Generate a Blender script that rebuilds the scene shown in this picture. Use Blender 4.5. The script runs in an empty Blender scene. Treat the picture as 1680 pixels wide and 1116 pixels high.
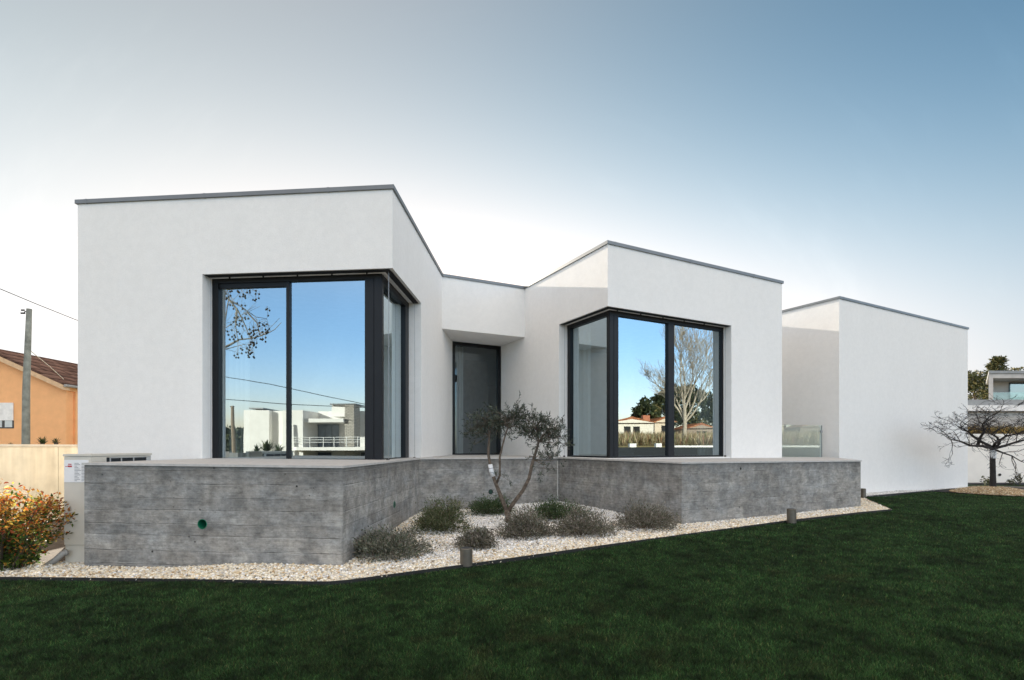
import bpy, bmesh, math, random
import numpy as np
from mathutils import Vector

# ------------------------------------------------------------------ camera, sky, sun, exposure
S = bpy.context.scene
COL = S.collection
R = math.radians
CAM_H, FOC, HZ, CX = 1.3, 850.0, 733.0, 840.0
cam = bpy.data.cameras.new("camera"); camo = bpy.data.objects.new("camera", cam); COL.objects.link(camo)
camo.location = (0, 0, CAM_H); camo.rotation_euler = (R(90), 0, 0)
cam.sensor_width = 36.0; cam.lens = 36.0 * FOC / 1680.0
cam.shift_y = (HZ - 558.0) / 1680.0
cam.clip_start = 0.05; cam.clip_end = 3000
S.camera = camo

SUN_DIR = Vector((-1.83, 2.68, 0.903)).normalized()      # towards the sun
SUN_EL = math.asin(SUN_DIR.z)
SUN_AZ = math.atan2(SUN_DIR.x, SUN_DIR.y)                # from +Y, clockwise
world = bpy.data.worlds.new("World"); S.world = world; world.use_nodes = True
nt = world.node_tree; nt.nodes.clear()
def wn(t, **k):
    n = nt.nodes.new(t)
    for a, b in k.items(): setattr(n, a, b)
    return n
def wmath(op, a, b=None, clamp=False):
    n = wn('ShaderNodeMath', operation=op, use_clamp=clamp)
    for i, v in enumerate((a, b)):
        if v is None: continue
        if isinstance(v, (int, float)): n.inputs[i].default_value = v
        else: nt.links.new(v, n.inputs[i])
    return n.outputs[0]
sky = wn('ShaderNodeTexSky', sky_type='NISHITA', sun_disc=False, sun_elevation=SUN_EL, sun_rotation=SUN_AZ,
         altitude=100, air_density=1.0, dust_density=1.2, ozone_density=1.5)
geo = wn('ShaderNodeTexCoord')
sep = wn('ShaderNodeSeparateXYZ'); nt.links.new(geo.outputs['Generated'], sep.inputs[0])
def wramp(fac, stops, interp='EASE'):
    n = wn('ShaderNodeValToRGB'); n.color_ramp.interpolation = interp
    e = n.color_ramp.elements
    while len(e) < len(stops): e.new(0.5)
    mx = max(1.0, max(max(c) for p, c in stops))          # ramp colours stop at 1: scale down, then back up
    for k, (p, c) in zip(e, stops): k.position = p; k.color = (c[0] / mx, c[1] / mx, c[2] / mx, 1)
    nt.links.new(fac, n.inputs[0])
    if mx == 1.0: return n.outputs[0]
    v = wn('ShaderNodeVectorMath', operation='SCALE'); v.inputs['Scale'].default_value = mx
    nt.links.new(n.outputs[0], v.inputs[0]); return v.outputs[0]
def wmix(f, a, b, mode='MIX'):
    n = wn('ShaderNodeMix', data_type='RGBA', blend_type=mode)
    if isinstance(f, (int, float)): n.inputs[0].default_value = f
    else: nt.links.new(f, n.inputs[0])
    nt.links.new(a, n.inputs[6]); nt.links.new(b, n.inputs[7]); return n.outputs[2]
# closeness to the sun, where the fitted sky below replaces the bright glow
sd = wmath('ADD', wmath('ADD', wmath('MULTIPLY', sep.outputs[0], SUN_DIR.x), wmath('MULTIPLY', sep.outputs[1], SUN_DIR.y)), wmath('MULTIPLY', sep.outputs[2], SUN_DIR.z))
# radiance of the half of the sky behind the house: log colour as a smooth function of the direction
SKY_C = [(0.554, 0.403, 0.3), (0.039, -0.09, -0.164), (4.674, 2.822, 1.967), (-1.822, -1.2, -0.848), (-2.045, -0.947, -0.253), (-22.202, -13.519, -9.191), (17.409, 9.741, 6.075)]
sx = wmath('MINIMUM', wmath('MAXIMUM', sep.outputs[0], -0.75), 0.75); sz = wmath('MINIMUM', wmath('MAXIMUM', sep.outputs[2], 0.0), 0.68)
acc = None
for cf_, bs in zip(SKY_C, (1.0, sx, sz, wmath('MULTIPLY', sx, sx), wmath('MULTIPLY', sx, sz), wmath('MULTIPLY', sz, sz), wmath('MULTIPLY', sz, wmath('MULTIPLY', sz, sz)))):
    n = wn('ShaderNodeVectorMath', operation='MULTIPLY_ADD'); n.inputs[0].default_value = cf_
    if isinstance(bs, float): n.inputs[1].default_value = (bs, bs, bs)
    else: nt.links.new(bs, n.inputs[1])
    if acc is None: n.inputs[2].default_value = (0, 0, 0)
    else: nt.links.new(acc, n.inputs[2])
    acc = n.outputs[0]
sp3 = wn('ShaderNodeSeparateXYZ'); nt.links.new(acc, sp3.inputs[0]); cb3 = wn('ShaderNodeCombineXYZ')
for k in range(3): nt.links.new(wmath('MULTIPLY', wmath('EXPONENT', sp3.outputs[k]), 10.0 / 2 ** 1.3), cb3.inputs[k])
back = cb3.outputs[0]
SKY_FRONT_BOOST = [(0.0, (2.25, 1.85, 1.95)), (0.30, (2.2, 2.05, 2.03)), (0.52, (7.8, 4.1, 2.2)), (1.0, (8.3, 4.4, 2.3))]  # added gain: unseen sky behind the camera brightened to light the shaded walls
front = wramp(sep.outputs[2], SKY_FRONT_BOOST, 'CARDINAL')
def wsmooth(v, a, b_):
    n = wn('ShaderNodeMapRange', interpolation_type='SMOOTHSTEP'); n.inputs[1].default_value = a; n.inputs[2].default_value = b_
    nt.links.new(v, n.inputs[0]); return n.outputs[0]
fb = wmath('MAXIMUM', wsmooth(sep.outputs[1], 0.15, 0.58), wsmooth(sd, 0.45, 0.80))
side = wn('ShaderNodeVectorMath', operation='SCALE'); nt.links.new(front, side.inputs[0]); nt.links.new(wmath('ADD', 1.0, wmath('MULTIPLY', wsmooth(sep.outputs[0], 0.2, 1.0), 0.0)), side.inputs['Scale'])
# thin cirrus streaks
mp = wn('ShaderNodeMapping'); mp.inputs['Rotation'].default_value = (0.3, 0.5, 0.75); mp.inputs['Scale'].default_value = (1.2, 9.0, 2.5)
nt.links.new(geo.outputs['Generated'], mp.inputs[0])
ci = wn('ShaderNodeTexNoise'); ci.inputs['Scale'].default_value = 1.6; ci.inputs['Detail'].default_value = 7; ci.inputs['Roughness'].default_value = 0.62
nt.links.new(mp.outputs[0], ci.inputs['Vector'])
cf = wramp(ci.outputs['Fac'], [(0.5, (1, 1, 1)), (0.80, (1.07, 1.06, 1.05))])
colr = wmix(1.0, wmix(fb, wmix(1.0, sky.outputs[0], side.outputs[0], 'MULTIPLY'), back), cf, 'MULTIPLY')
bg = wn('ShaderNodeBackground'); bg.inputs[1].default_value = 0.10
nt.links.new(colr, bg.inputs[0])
wo = wn('ShaderNodeOutputWorld'); nt.links.new(bg.outputs[0], wo.inputs[0])

sl = bpy.data.lights.new("sun", 'SUN'); sl.energy = 4.5; sl.angle = R(0.5); sl.color = (1.0, 0.90, 0.76)
so = bpy.data.objects.new("sun", sl); COL.objects.link(so)
so.rotation_euler = (-SUN_DIR).to_track_quat('-Z', 'Y').to_euler()
S.view_settings.view_transform = 'Standard'; S.view_settings.look = 'None'; S.view_settings.gamma = 1.0
S.view_settings.exposure = 1.3
S.cycles.max_bounces = 8; S.cycles.transparent_max_bounces = 16

rng = np.random.default_rng(7); random.seed(7)

# ------------------------------------------------------------------ material helper
class Mat:
    def __init__(s, name):
        s.m = bpy.data.materials.new(name); s.m.use_nodes = True; s.t = s.m.node_tree; s.t.nodes.clear()
        s.out = s.n('ShaderNodeOutputMaterial'); s.tc = s.n('ShaderNodeTexCoord')
    def n(s, t, **k):
        x = s.t.nodes.new(t)
        for a, b in k.items(): setattr(x, a, b)
        return x
    def put(s, sock, v):
        if isinstance(v, bpy.types.NodeSocket): s.t.links.new(v, sock)
        elif isinstance(v, (tuple, list)) and len(v) == 3 and sock.type == 'RGBA': sock.default_value = (*v, 1)
        else: sock.default_value = v
    def math(s, op, a, b=0.0, c=0.0, clamp=False):
        x = s.n('ShaderNodeMath', operation=op, use_clamp=clamp)
        for i, v in enumerate((a, b, c)): s.put(x.inputs[i], v)
        return x.outputs[0]
    def pos(s):
        g = s.n('ShaderNodeNewGeometry'); return g.outputs['Position']
    def xyz(s, v):
        x = s.n('ShaderNodeSeparateXYZ'); s.put(x.inputs[0], v); return x.outputs
    def comb(s, a, b, c):
        x = s.n('ShaderNodeCombineXYZ')
        for i, v in enumerate((a, b, c)): s.put(x.inputs[i], v)
        return x.outputs[0]
    def scale(s, v, k):
        x = s.n('ShaderNodeMapping'); s.put(x.inputs[0], v); x.inputs['Scale'].default_value = k; return x.outputs[0]
    def noise(s, v, sc, det=4, rough=0.55):
        x = s.n('ShaderNodeTexNoise'); s.put(x.inputs['Vector'], v)
        x.inputs['Scale'].default_value = sc; x.inputs['Detail'].default_value = det; x.inputs['Roughness'].default_value = rough
        return x.outputs['Fac']
    def white(s, v):
        x = s.n('ShaderNodeTexWhiteNoise', noise_dimensions='3D'); s.put(x.inputs['Vector'], v); return x.outputs['Value']
    def ramp(s, f, stops, interp='LINEAR'):
        x = s.n('ShaderNodeValToRGB'); x.color_ramp.interpolation = interp; e = x.color_ramp.elements
        while len(e) < len(stops): e.new(0.5)
        cs = [(c, c, c) if isinstance(c, (int, float)) else c for p, c in stops]; mx = max(1.0, max(max(c) for c in cs))
        for k, (p, _), c in zip(e, stops, cs): k.position = p; k.color = (c[0] / mx, c[1] / mx, c[2] / mx, 1)
        s.put(x.inputs[0], f)
        if mx == 1.0: return x.outputs[0]
        v = s.n('ShaderNodeVectorMath', operation='SCALE'); v.inputs['Scale'].default_value = mx
        s.put(v.inputs[0], x.outputs[0]); return v.outputs[0]
    def mix(s, f, a, b, mode='MIX'):
        x = s.n('ShaderNodeMix', data_type='RGBA', blend_type=mode)
        s.put(x.inputs[0], f); s.put(x.inputs[6], a); s.put(x.inputs[7], b); return x.outputs[2]
    def bump(s, h, strength=0.3, dist=0.01):
        x = s.n('ShaderNodeBump'); x.inputs['Strength'].default_value = strength; x.inputs['Distance'].default_value = dist
        s.put(x.inputs['Height'], h); return x.outputs[0]
    def bsdf(s, col, rough=0.7, metal=0.0, normal=None, spec=0.4, **kw):
        b = s.n('ShaderNodeBsdfPrincipled'); s.put(b.inputs['Base Color'], col); s.put(b.inputs['Roughness'], rough)
        b.inputs['Metallic'].default_value = metal; b.inputs['Specular IOR Level'].default_value = spec
        if normal is not None: s.put(b.inputs['Normal'], normal)
        s.t.links.new(b.outputs[0], s.out.inputs[0]); return b

def simple(name, col, rough=0.7, metal=0.0, var=0.12, sc=6.0, bump=0.0, spec=0.4):
    m = Mat(name); p = m.pos(); f = m.noise(p, sc, 5)
    c = m.mix(1.0, col, m.ramp(f, [(0.3, 1 - var), (0.7, 1 + var)]), 'MULTIPLY')
    nrm = m.bump(m.noise(p, sc * 8, 4), bump, 0.01) if bump else None
    m.bsdf(c, rough, metal, nrm, spec); return m.m

def stucco(name, col, stain=0.05):
    m = Mat(name); p = m.pos()
    fine = m.noise(p, 95, 3, 0.7); mid = m.noise(p, 9, 4)
    st = m.noise(m.scale(p, (1.5, 1.5, 0.35)), 1.1, 5)
    c = m.mix(1.0, col, m.ramp(fine, [(0.3, 0.93), (0.7, 1.03)]), 'MULTIPLY')
    c = m.mix(1.0, c, m.ramp(st, [(0.35, 1 - stain), (0.65, 1.0)]), 'MULTIPLY')
    c = m.mix(1.0, c, m.ramp(mid, [(0.35, 0.975), (0.65, 1.01)]), 'MULTIPLY')
    wv = m.noise(m.scale(p, (1, 1, 0.6)), 2.2, 3)
    h = m.math('ADD', fine, m.math('ADD', m.math('MULTIPLY', mid, 0.6), m.math('MULTIPLY', wv, 1.2)))
    m.bsdf(c, 0.92, 0, m.bump(h, 0.55, 0.006), 0.2); return m.m

def board_concrete(name, a, b, board=0.149, top=1.05):
    m = Mat(name); p = m.pos(); x, y, z = m.xyz(p)
    L = m.math('ADD', m.math('MULTIPLY', x, 0.9), m.math('MULTIPLY', y, 0.43))
    wav = m.math('ADD', m.math('MULTIPLY', m.math('SUBTRACT', m.noise(m.comb(m.math('MULTIPLY', L, 1.3), m.math('MULTIPLY', z, 3.0), 0), 1.0, 6, 0.7), 0.5), 0.05), m.math('MULTIPLY', m.math('SUBTRACT', m.noise(m.comb(0, 0, m.math('MULTIPLY', z, 4.5)), 1.0, 1), 0.5), 0.14))
    zz = m.math('DIVIDE', m.math('ADD', z, m.math('ADD', wav, 0.31)), board); bi = m.math('FLOOR', zz); fr = m.math('FRACT', zz)
    seg = m.math('FLOOR', m.math('DIVIDE', m.math('ADD', L, m.math('MULTIPLY', m.white(m.comb(bi, 0, 0)), 3.0)), 2.1))
    w = m.white(m.comb(bi, seg, 3.0))
    grain = m.noise(m.comb(m.math('MULTIPLY', L, 3.5), m.math('MULTIPLY', bi, 7.3), m.math('MULTIPLY', z, 55)), 1.0, 5, 0.7)
    big = m.noise(p, 1.1, 6, 0.62); blot = m.noise(p, 4.2, 6, 0.66); mid = m.noise(m.scale(p, (1, 1, 1.8)), 13, 5, 0.7); speck = m.noise(p, 48, 3, 0.75)
    drip = m.noise(m.scale(p, (11, 11, 0.8)), 1.0, 4)
    c = m.mix(m.ramp(blot, [(0.34, 0.0), (0.66, 1.0)]), a, b)
    warm = m.mix(m.ramp(m.noise(m.scale(p, (1, 1, 1.6)), 2.6, 4), [(0.4, 0.0), (0.65, 1.0)]), (1.025, 1.0, 0.96), (0.97, 1.0, 1.02))
    c = m.mix(1.0, c, warm, 'MULTIPLY')
    for f, st in ((big, [(0.3, 0.84), (0.7, 1.16)]), (w, [(0.0, 0.86), (1.0, 1.12)]), (grain, [(0.3, 0.84), (0.7, 1.14)]), (mid, [(0.3, 0.66), (0.5, 1.0), (0.72, 1.30)]), (speck, [(0.27, 0.70), (0.40, 1.0), (0.75, 1.08)]), (drip, [(0.3, 0.90), (0.6, 1.04)])):
        c = m.mix(1.0, c, m.ramp(f, st), 'MULTIPLY')
    # band below the coping: stain plus painted shade of the overhang, ragged lower edge
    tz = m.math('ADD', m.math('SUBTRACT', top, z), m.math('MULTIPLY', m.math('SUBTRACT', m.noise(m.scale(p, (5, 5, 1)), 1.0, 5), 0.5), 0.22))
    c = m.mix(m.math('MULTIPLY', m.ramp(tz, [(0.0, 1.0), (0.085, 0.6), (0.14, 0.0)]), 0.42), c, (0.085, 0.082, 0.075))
    edge = m.math('MINIMUM', fr, m.math('SUBTRACT', 1.0, fr))
    lm = m.noise(m.comb(m.math('MULTIPLY', L, 2.6), bi, 0), 1.0, 4)
    line = m.math('MULTIPLY', m.ramp(edge, [(0.0, 1.0), (0.055, 0.0)]), m.ramp(lm, [(0.45, 0.0), (0.63, 1.0)]))
    c = m.mix(m.math('MULTIPLY', line, 0.62), c, (0.05, 0.05, 0.048))
    lite = m.math('MULTIPLY', m.ramp(edge, [(0.015, 0.0), (0.045, 1.0), (0.09, 0.0)]), m.ramp(m.noise(m.comb(m.math('MULTIPLY', L, 1.7), bi, 9), 1.0, 3), [(0.48, 0.0), (0.62, 1.0)]))
    c = m.mix(m.math('MULTIPLY', lite, 0.45), c, (0.50, 0.50, 0.48))
    vo = m.n('ShaderNodeTexVoronoi'); vo.inputs['Scale'].default_value = 7.0; m.put(vo.inputs['Vector'], p)
    pit = m.math('MULTIPLY', m.ramp(vo.outputs['Distance'], [(0.05, 1.0), (0.10, 0.0)]), m.ramp(m.noise(p, 1.7, 2), [(0.52, 0.0), (0.56, 1.0)]))
    c = m.mix(m.math('MULTIPLY', pit, 0.7), c, (0.06, 0.06, 0.058))
    h = m.math('ADD', m.math('MULTIPLY', mid, 0.8), m.math('ADD', m.math('MULTIPLY', grain, 0.4), m.math('ADD', m.math('MULTIPLY', w, 0.9), m.math('MULTIPLY', m.math('ADD', line, pit), -1.3))))
    m.bsdf(c, 0.85, 0, m.bump(h, 0.55, 0.014), 0.3); return m.m

def attr_mat(name, rough=0.6, trans=0.0, spec=0.3, var=0.15, sc=30):
    m = Mat(name); a = m.n('ShaderNodeAttribute', attribute_name='col')
    c = m.mix(1.0, a.outputs['Color'], m.ramp(m.noise(m.pos(), sc, 2), [(0.3, 1 - var), (0.7, 1 + var)]), 'MULTIPLY')
    b = m.bsdf(c, rough, 0, None, spec)
    if trans:
        t = m.n('ShaderNodeBsdfTranslucent'); m.put(t.inputs[0], c)
        mx = m.n('ShaderNodeMixShader'); mx.inputs[0].default_value = trans
        m.t.links.new(b.outputs[0], mx.inputs[1]); m.t.links.new(t.outputs[0], mx.inputs[2]); m.t.links.new(mx.outputs[0], m.out.inputs[0])
    return m.m

def glass(name, refl=0.42, tint=(0.80, 0.86, 0.86), grazing=0.95):
    m = Mat(name)
    lw = m.n('ShaderNodeLayerWeight'); lw.inputs[0].default_value = 0.5
    f = m.math('POWER', lw.outputs['Facing'], 3.0)
    fac = m.math('ADD', refl, m.math('MULTIPLY', f, grazing - refl), clamp=True)
    t = m.n('ShaderNodeBsdfTransparent'); t.inputs[0].default_value = (*tint, 1)
    g = m.n('ShaderNodeBsdfGlossy'); g.inputs['Roughness'].default_value = 0.0; m.put(g.inputs['Normal'], m.bump(m.noise(m.pos(), 0.9, 2), 0.022, 0.02)); g.inputs[0].default_value = (0.80, 0.94, 1, 1)
    mx = m.n('ShaderNodeMixShader'); m.put(mx.inputs[0], fac)
    m.t.links.new(t.outputs[0], mx.inputs[1]); m.t.links.new(g.outputs[0], mx.inputs[2]); m.t.links.new(mx.outputs[0], m.out.inputs[0])
    return m.m

M = {}
M['render'] = stucco('white_render', (0.84, 0.825, 0.795), 0.025)
M['trim'] = simple('zinc_trim', (0.17, 0.18, 0.185), 0.45, 0.55, 0.08, 3)
M['frame'] = simple('anthracite_aluminium', (0.011, 0.0125, 0.015), 0.42, 0.0, 0.1, 4, 0, 0.22)
M['frame_side'] = simple('anthracite_aluminium_matt', (0.030, 0.033, 0.037), 0.5, 0.0, 0.1, 4)
M['slot'] = simple('black_slot', (0.012, 0.012, 0.013), 0.8)
M['glass'] = glass('window_glass', 0.42, (0.55, 0.60, 0.61))
M['glass_clear'] = glass('clear_glass', 0.07, (0.86, 0.91, 0.90), 0.8)
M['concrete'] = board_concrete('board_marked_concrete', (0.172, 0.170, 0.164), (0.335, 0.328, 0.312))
M['paving'] = simple('terrace_stone', (0.47, 0.46, 0.44), 0.7, 0, 0.12, 14, 0.15)
M['cable'] = simple('steel_cable', (0.25, 0.25, 0.25), 0.4, 0.8)
M['black'] = simple('black_plastic', (0.012, 0.012, 0.012), 0.6)
M['green_pipe'] = simple('green_pipe', (0.012, 0.16, 0.085), 0.4)
M['interior'] = simple('interior_plaster', (0.42, 0.41, 0.40), 0.9)
M['floor'] = simple('interior_floor', (0.20, 0.15, 0.11), 0.5)
M['curtain'] = simple('sheer_curtain', (0.58, 0.62, 0.60), 0.9, 0, 0.06)
M['unit'] = simple('unit_casing', (0.58, 0.55, 0.48), 0.5, 0, 0.04)
M['unit_dark'] = simple('grille_recess', (0.012, 0.016, 0.02), 0.6)
M['unit_bar'] = simple('grille_bar', (0.45, 0.46, 0.45), 0.5)
M['paper'] = simple('paper_sticker', (0.78, 0.78, 0.78), 0.6, 0, 0.02)
M['ink'] = simple('printed_ink', (0.16, 0.17, 0.19), 0.7)
M['red_ink'] = simple('red_ink', (0.50, 0.05, 0.06), 0.7)
M['pipe_grey'] = simple('grey_plastic_pipe', (0.30, 0.29, 0.27), 0.5)
M['bronze'] = simple('bronze_metal', (0.16, 0.145, 0.12), 0.42, 0.7, 0.15, 12)
M['edging'] = simple('black_edging', (0.015, 0.016, 0.015), 0.7)
M['lens'] = simple('frosted_lens', (0.5, 0.5, 0.47), 0.4)

# ------------------------------------------------------------------ mesh helpers
def tag(o, label=None, cat=None, group=None, kind=None):
    for k, v in (('label', label), ('category', cat), ('group', group), ('kind', kind)):
        if v: o[k] = v
    return o
def empty(name, loc, label=None, cat=None, group=None):
    o = bpy.data.objects.new(name, None); COL.objects.link(o); o.location = loc; o.empty_display_size = 0.2
    return tag(o, label, cat, group)
def root_loc(o):
    v = np.zeros(3)
    while o is not None: v += np.array(o.location); o = o.parent
    return v
def link(name, me, mat, parent):
    o = bpy.data.objects.new(name, me); COL.objects.link(o)
    if mat is not None: me.materials.append(mat)
    if parent is not None: o.parent = parent
    return o
class MB:
    def __init__(s): s.v = []; s.f = []
    def add(s, vs, fs):
        b = len(s.v); s.v += [tuple(map(float, q)) for q in vs]; s.f += [tuple(b + i for i in f) for f in fs]; return s
    def prism(s, pts, z0, z1):
        n = len(pts); zb = z0 if callable(z0) else (lambda x, y: z0); zt = z1 if callable(z1) else (lambda x, y: z1)
        vs = [(x, y, zb(x, y)) for x, y in pts] + [(x, y, zt(x, y)) for x, y in pts]
        return s.add(vs, [tuple(range(n))[::-1], tuple(range(n, 2 * n))] + [(i, (i + 1) % n, n + (i + 1) % n, n + i) for i in range(n)])
    def box(s, x0, x1, y0, y1, z0, z1): return s.prism([(x0, y0), (x1, y0), (x1, y1), (x0, y1)], z0, z1)
    def strip(s, o, f, i, a0, a1, d0, d1, z0, z1):
        P = lambda a, d: (o[0] + f[0] * a + i[0] * d, o[1] + f[1] * a + i[1] * d)
        return s.prism([P(a0, d0), P(a1, d0), P(a1, d1), P(a0, d1)], z0, z1)
    def tube(s, path, rad, n=8, cap=True):
        path = [Vector(p) for p in path]; rad = [rad] * len(path) if isinstance(rad, (int, float)) else rad
        base = len(s.v); prev = None
        for k, p in enumerate(path):
            t = (path[min(k + 1, len(path) - 1)] - path[max(k - 1, 0)])
            t = t.normalized() if t.length > 1e-9 else Vector((0, 0, 1))
            if prev is None: u = t.orthogonal().normalized()
            else:
                u = prev - t * prev.dot(t); u = u.normalized() if u.length > 1e-6 else t.orthogonal().normalized()
            prev = u; w = t.cross(u)
            for j in range(n):
                a = 2 * math.pi * j / n; q = p + (u * math.cos(a) + w * math.sin(a)) * rad[k]; s.v.append((q.x, q.y, q.z))
        for k in range(len(path) - 1):
            for j in range(n):
                a = base + k * n + j; b = base + k * n + (j + 1) % n
                s.f.append((a, b, b + n, a + n))
        if cap:
            s.f.append(tuple(base + j for j in range(n))[::-1]); e = base + (len(path) - 1) * n; s.f.append(tuple(e + j for j in range(n)))
        return s
    def lathe(s, x, y, prof, n=20):
        base = len(s.v)
        for r, z in prof:
            for j in range(n):
                a = 2 * math.pi * j / n; s.v.append((x + r * math.cos(a), y + r * math.sin(a), z))
        for k in range(len(prof) - 1):
            for j in range(n):
                a = base + k * n + j; b = base + k * n + (j + 1) % n; s.f.append((a, b, b + n, a + n))
        s.f.append(tuple(base + j for j in range(n))[::-1]); e = base + (len(prof) - 1) * n; s.f.append(tuple(e + j for j in range(n)))
        return s
    def blob(s, c, r, n=8, m=6):
        prof = [(max(0.02, math.sin(math.pi * k / m)), -math.cos(math.pi * k / m)) for k in range(m + 1)]
        base = len(s.v)
        MB.lathe(s, 0, 0, prof, n)
        for k in range(base, len(s.v)):
            q = s.v[k]; s.v[k] = (c[0] + q[0] * r[0], c[1] + q[1] * r[1], c[2] + q[2] * r[2])
        return s
    def build(s, name, mat, parent=None, tf=None, smooth=False, bevel=0.0):
        V = np.array(s.v, dtype=float)
        if tf is not None: V = tf(V)
        V = V - root_loc(parent)
        me = bpy.data.meshes.new(name); me.from_pydata(V.tolist(), [], s.f)
        bm = bmesh.new(); bm.from_mesh(me)
        if bevel:
            bmesh.ops.remove_doubles(bm, verts=bm.verts, dist=1e-5)
            bmesh.ops.recalc_face_normals(bm, faces=bm.faces)
            bmesh.ops.bevel(bm, geom=[e for e in bm.edges if len(e.link_faces) == 2 and e.calc_face_angle(0) > 0.5], offset=bevel, segments=2, affect='EDGES', clamp_overlap=True)
        bmesh.ops.recalc_face_normals(bm, faces=bm.faces)
        bm.to_mesh(me); bm.free()
        if smooth: me.polygons.foreach_set('use_smooth', [True] * len(me.polygons))
        return link(name, me, mat, parent)

def raw_mesh(name, V, F, mat, parent=None, col=None, smooth=False):
    """numpy mesh: V (n,3); F (m,k) constant k; col (n,3)"""
    V = np.asarray(V, dtype=np.float32) - root_loc(parent).astype(np.float32); F = np.asarray(F, dtype=np.int32)
    me = bpy.data.meshes.new(name); m, k = F.shape
    me.vertices.add(len(V)); me.vertices.foreach_set('co', V.ravel().astype(np.float32))
    me.loops.add(m * k); me.loops.foreach_set('vertex_index', F.ravel())
    me.polygons.add(m); me.polygons.foreach_set('loop_start', np.arange(0, m * k, k, dtype=np.int32)); me.polygons.foreach_set('loop_total', np.full(m, k, dtype=np.int32))
    if smooth: me.polygons.foreach_set('use_smooth', np.ones(m, dtype=bool))
    if col is not None:
        a = me.attributes.new('col', 'FLOAT_COLOR', 'POINT'); a.data.foreach_set('color', np.c_[col, np.ones(len(V))].astype(np.float32).ravel())
    me.update(calc_edges=True)
    return link(name, me, mat, parent)

def unit(v): v = np.asarray(v, float); return v / np.maximum(np.linalg.norm(v, axis=-1, keepdims=True), 1e-9)
def leaves(P, D, length, width, cols, jitter=0.25):
    """rhombic leaf quads at P along D"""
    n = len(P); D = unit(D); side = unit(np.cross(D, unit(rng.normal(size=(n, 3)))))
    L = length * (1 + jitter * rng.normal(size=(n, 1))); W = width * (1 + jitter * rng.normal(size=(n, 1)))
    up = np.cross(D, side) * L * 0.08
    V = np.stack([P, P + D * L * 0.5 + side * W * 0.5 + up, P + D * L, P + D * L * 0.5 - side * W * 0.5 + up], 1).reshape(-1, 3)
    F = np.arange(4 * n).reshape(n, 4); C = np.repeat(cols, 4, axis=0)
    return V, F, C
def pick(cols, n, w=None):
    c = np.array(cols); i = rng.choice(len(c), n, p=w); return c[i] * (1 + 0.18 * rng.normal(size=(n, 1))).clip(0.5, 1.6)
def inside(px, py, poly):
    r = np.zeros(px.shape, bool); n = len(poly)
    for i in range(n):
        x1, y1 = poly[i]; x2, y2 = poly[(i + 1) % n]
        if y1 == y2: continue
        r ^= ((y1 > py) != (y2 > py)) & (px < (x2 - x1) * (py - y1) / (y2 - y1) + x1)
    return r

# ------------------------------------------------------------------ terrain
TP = np.array([(-4.87, 5.9, -.08), (-8, 6, -.12), (-1.82, 5.55, 0), (0, 2, 0), (2.6, 7.94, .085), (6.87, 10.2, .10), (8.35, 12.4, .06),
               (9.7, 14.1, 0), (15, 17.1, -.05), (-1.6, 9, .08), (.9, 10.5, .12), (0, -5, 0), (10, 0, 0), (-6, 0, -.06), (14.4, 15.5, -.05),
               (18, 20, -.1), (8, 6, .03), (-12, 10, -.15), (4, 5, .04), (20, 8, -.05), (-14, 0, -.1), (20, -8, 0), (-8, -12, 0)])
def zf(x, y):
    x = np.asarray(x, float); y = np.asarray(y, float); num = 0; den = 0
    for a, b, c in TP:
        w = 1.0 / ((x - a) ** 2 + (y - b) ** 2 + 0.4) ** 2; num = num + w * c; den = den + w
    return num / den
def at(u, v, Y): return ((u - CX) / FOC * Y, Y, CAM_H + (HZ - v) / FOC * Y)      # a sight line at a known distance
def onground(u, v):
    z = 0.0
    for _ in range(12):
        Y = FOC * (CAM_H - z) / (v - HZ); x = (u - CX) / FOC * Y; z = float(zf(x, Y))
    return (x, Y)

def grid_sheet(name, x0, x1, y0, y1, step, zfun, mat, poly=None):
    nx = int(round((x1 - x0) / step)) + 1; ny = int(round((y1 - y0) / step)) + 1
    X, Y = np.meshgrid(np.linspace(x0, x1, nx), np.linspace(y0, y1, ny)); Z = zfun(X, Y)
    V = np.stack([X, Y, Z], -1).reshape(-1, 3); i = np.arange(nx * ny).reshape(ny, nx)
    F = np.stack([i[:-1, :-1], i[:-1, 1:], i[1:, 1:], i[1:, :-1]], -1).reshape(-1, 4)
    if poly is not None:
        c = V[F].mean(1); F = F[inside(c[:, 0], c[:, 1], poly)]
        u, inv = np.unique(F, return_inverse=True); V = V[u]; F = inv.reshape(F.shape)
    return raw_mesh(name, V, F, mat, smooth=True)

def lawn_mat():
    m = Mat('lawn_turf'); p = m.pos()
    f = m.noise(p, 60, 4, 0.7); g = m.noise(p, 1.2, 4)
    c = m.mix(f, (0.006, 0.014, 0.005), (0.018, 0.040, 0.012)); c = m.mix(1.0, c, m.ramp(g, [(0.3, 0.8), (0.7, 1.2)]), 'MULTIPLY')
    m.bsdf(c, 0.9, 0, m.bump(f, 0.8, 0.03), 0.1); return m.m
def field_mat():
    m = Mat('dry_field'); p = m.pos(); f = m.noise(p, 0.25, 6); g = m.noise(p, 4, 5, 0.7)
    c = m.mix(m.ramp(f, [(0.35, 0.0), (0.65, 1.0)]), (0.10, 0.10, 0.04), (0.20, 0.16, 0.08)); c = m.mix(1.0, c, m.ramp(g, [(0.3, 0.7), (0.7, 1.2)]), 'MULTIPLY')
    m.bsdf(c, 0.95, 0, None, 0.1); return m.m
far = MB(); far.add([(-900, -900, -0.5), (900, -900, -0.5), (900, 900, -0.5), (-900, 900, -0.5)], [(0, 1, 2, 3)])
tag(far.build('ground', field_mat()), 'flat dry grassland reaching to the horizon', 'ground', kind='structure')
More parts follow.
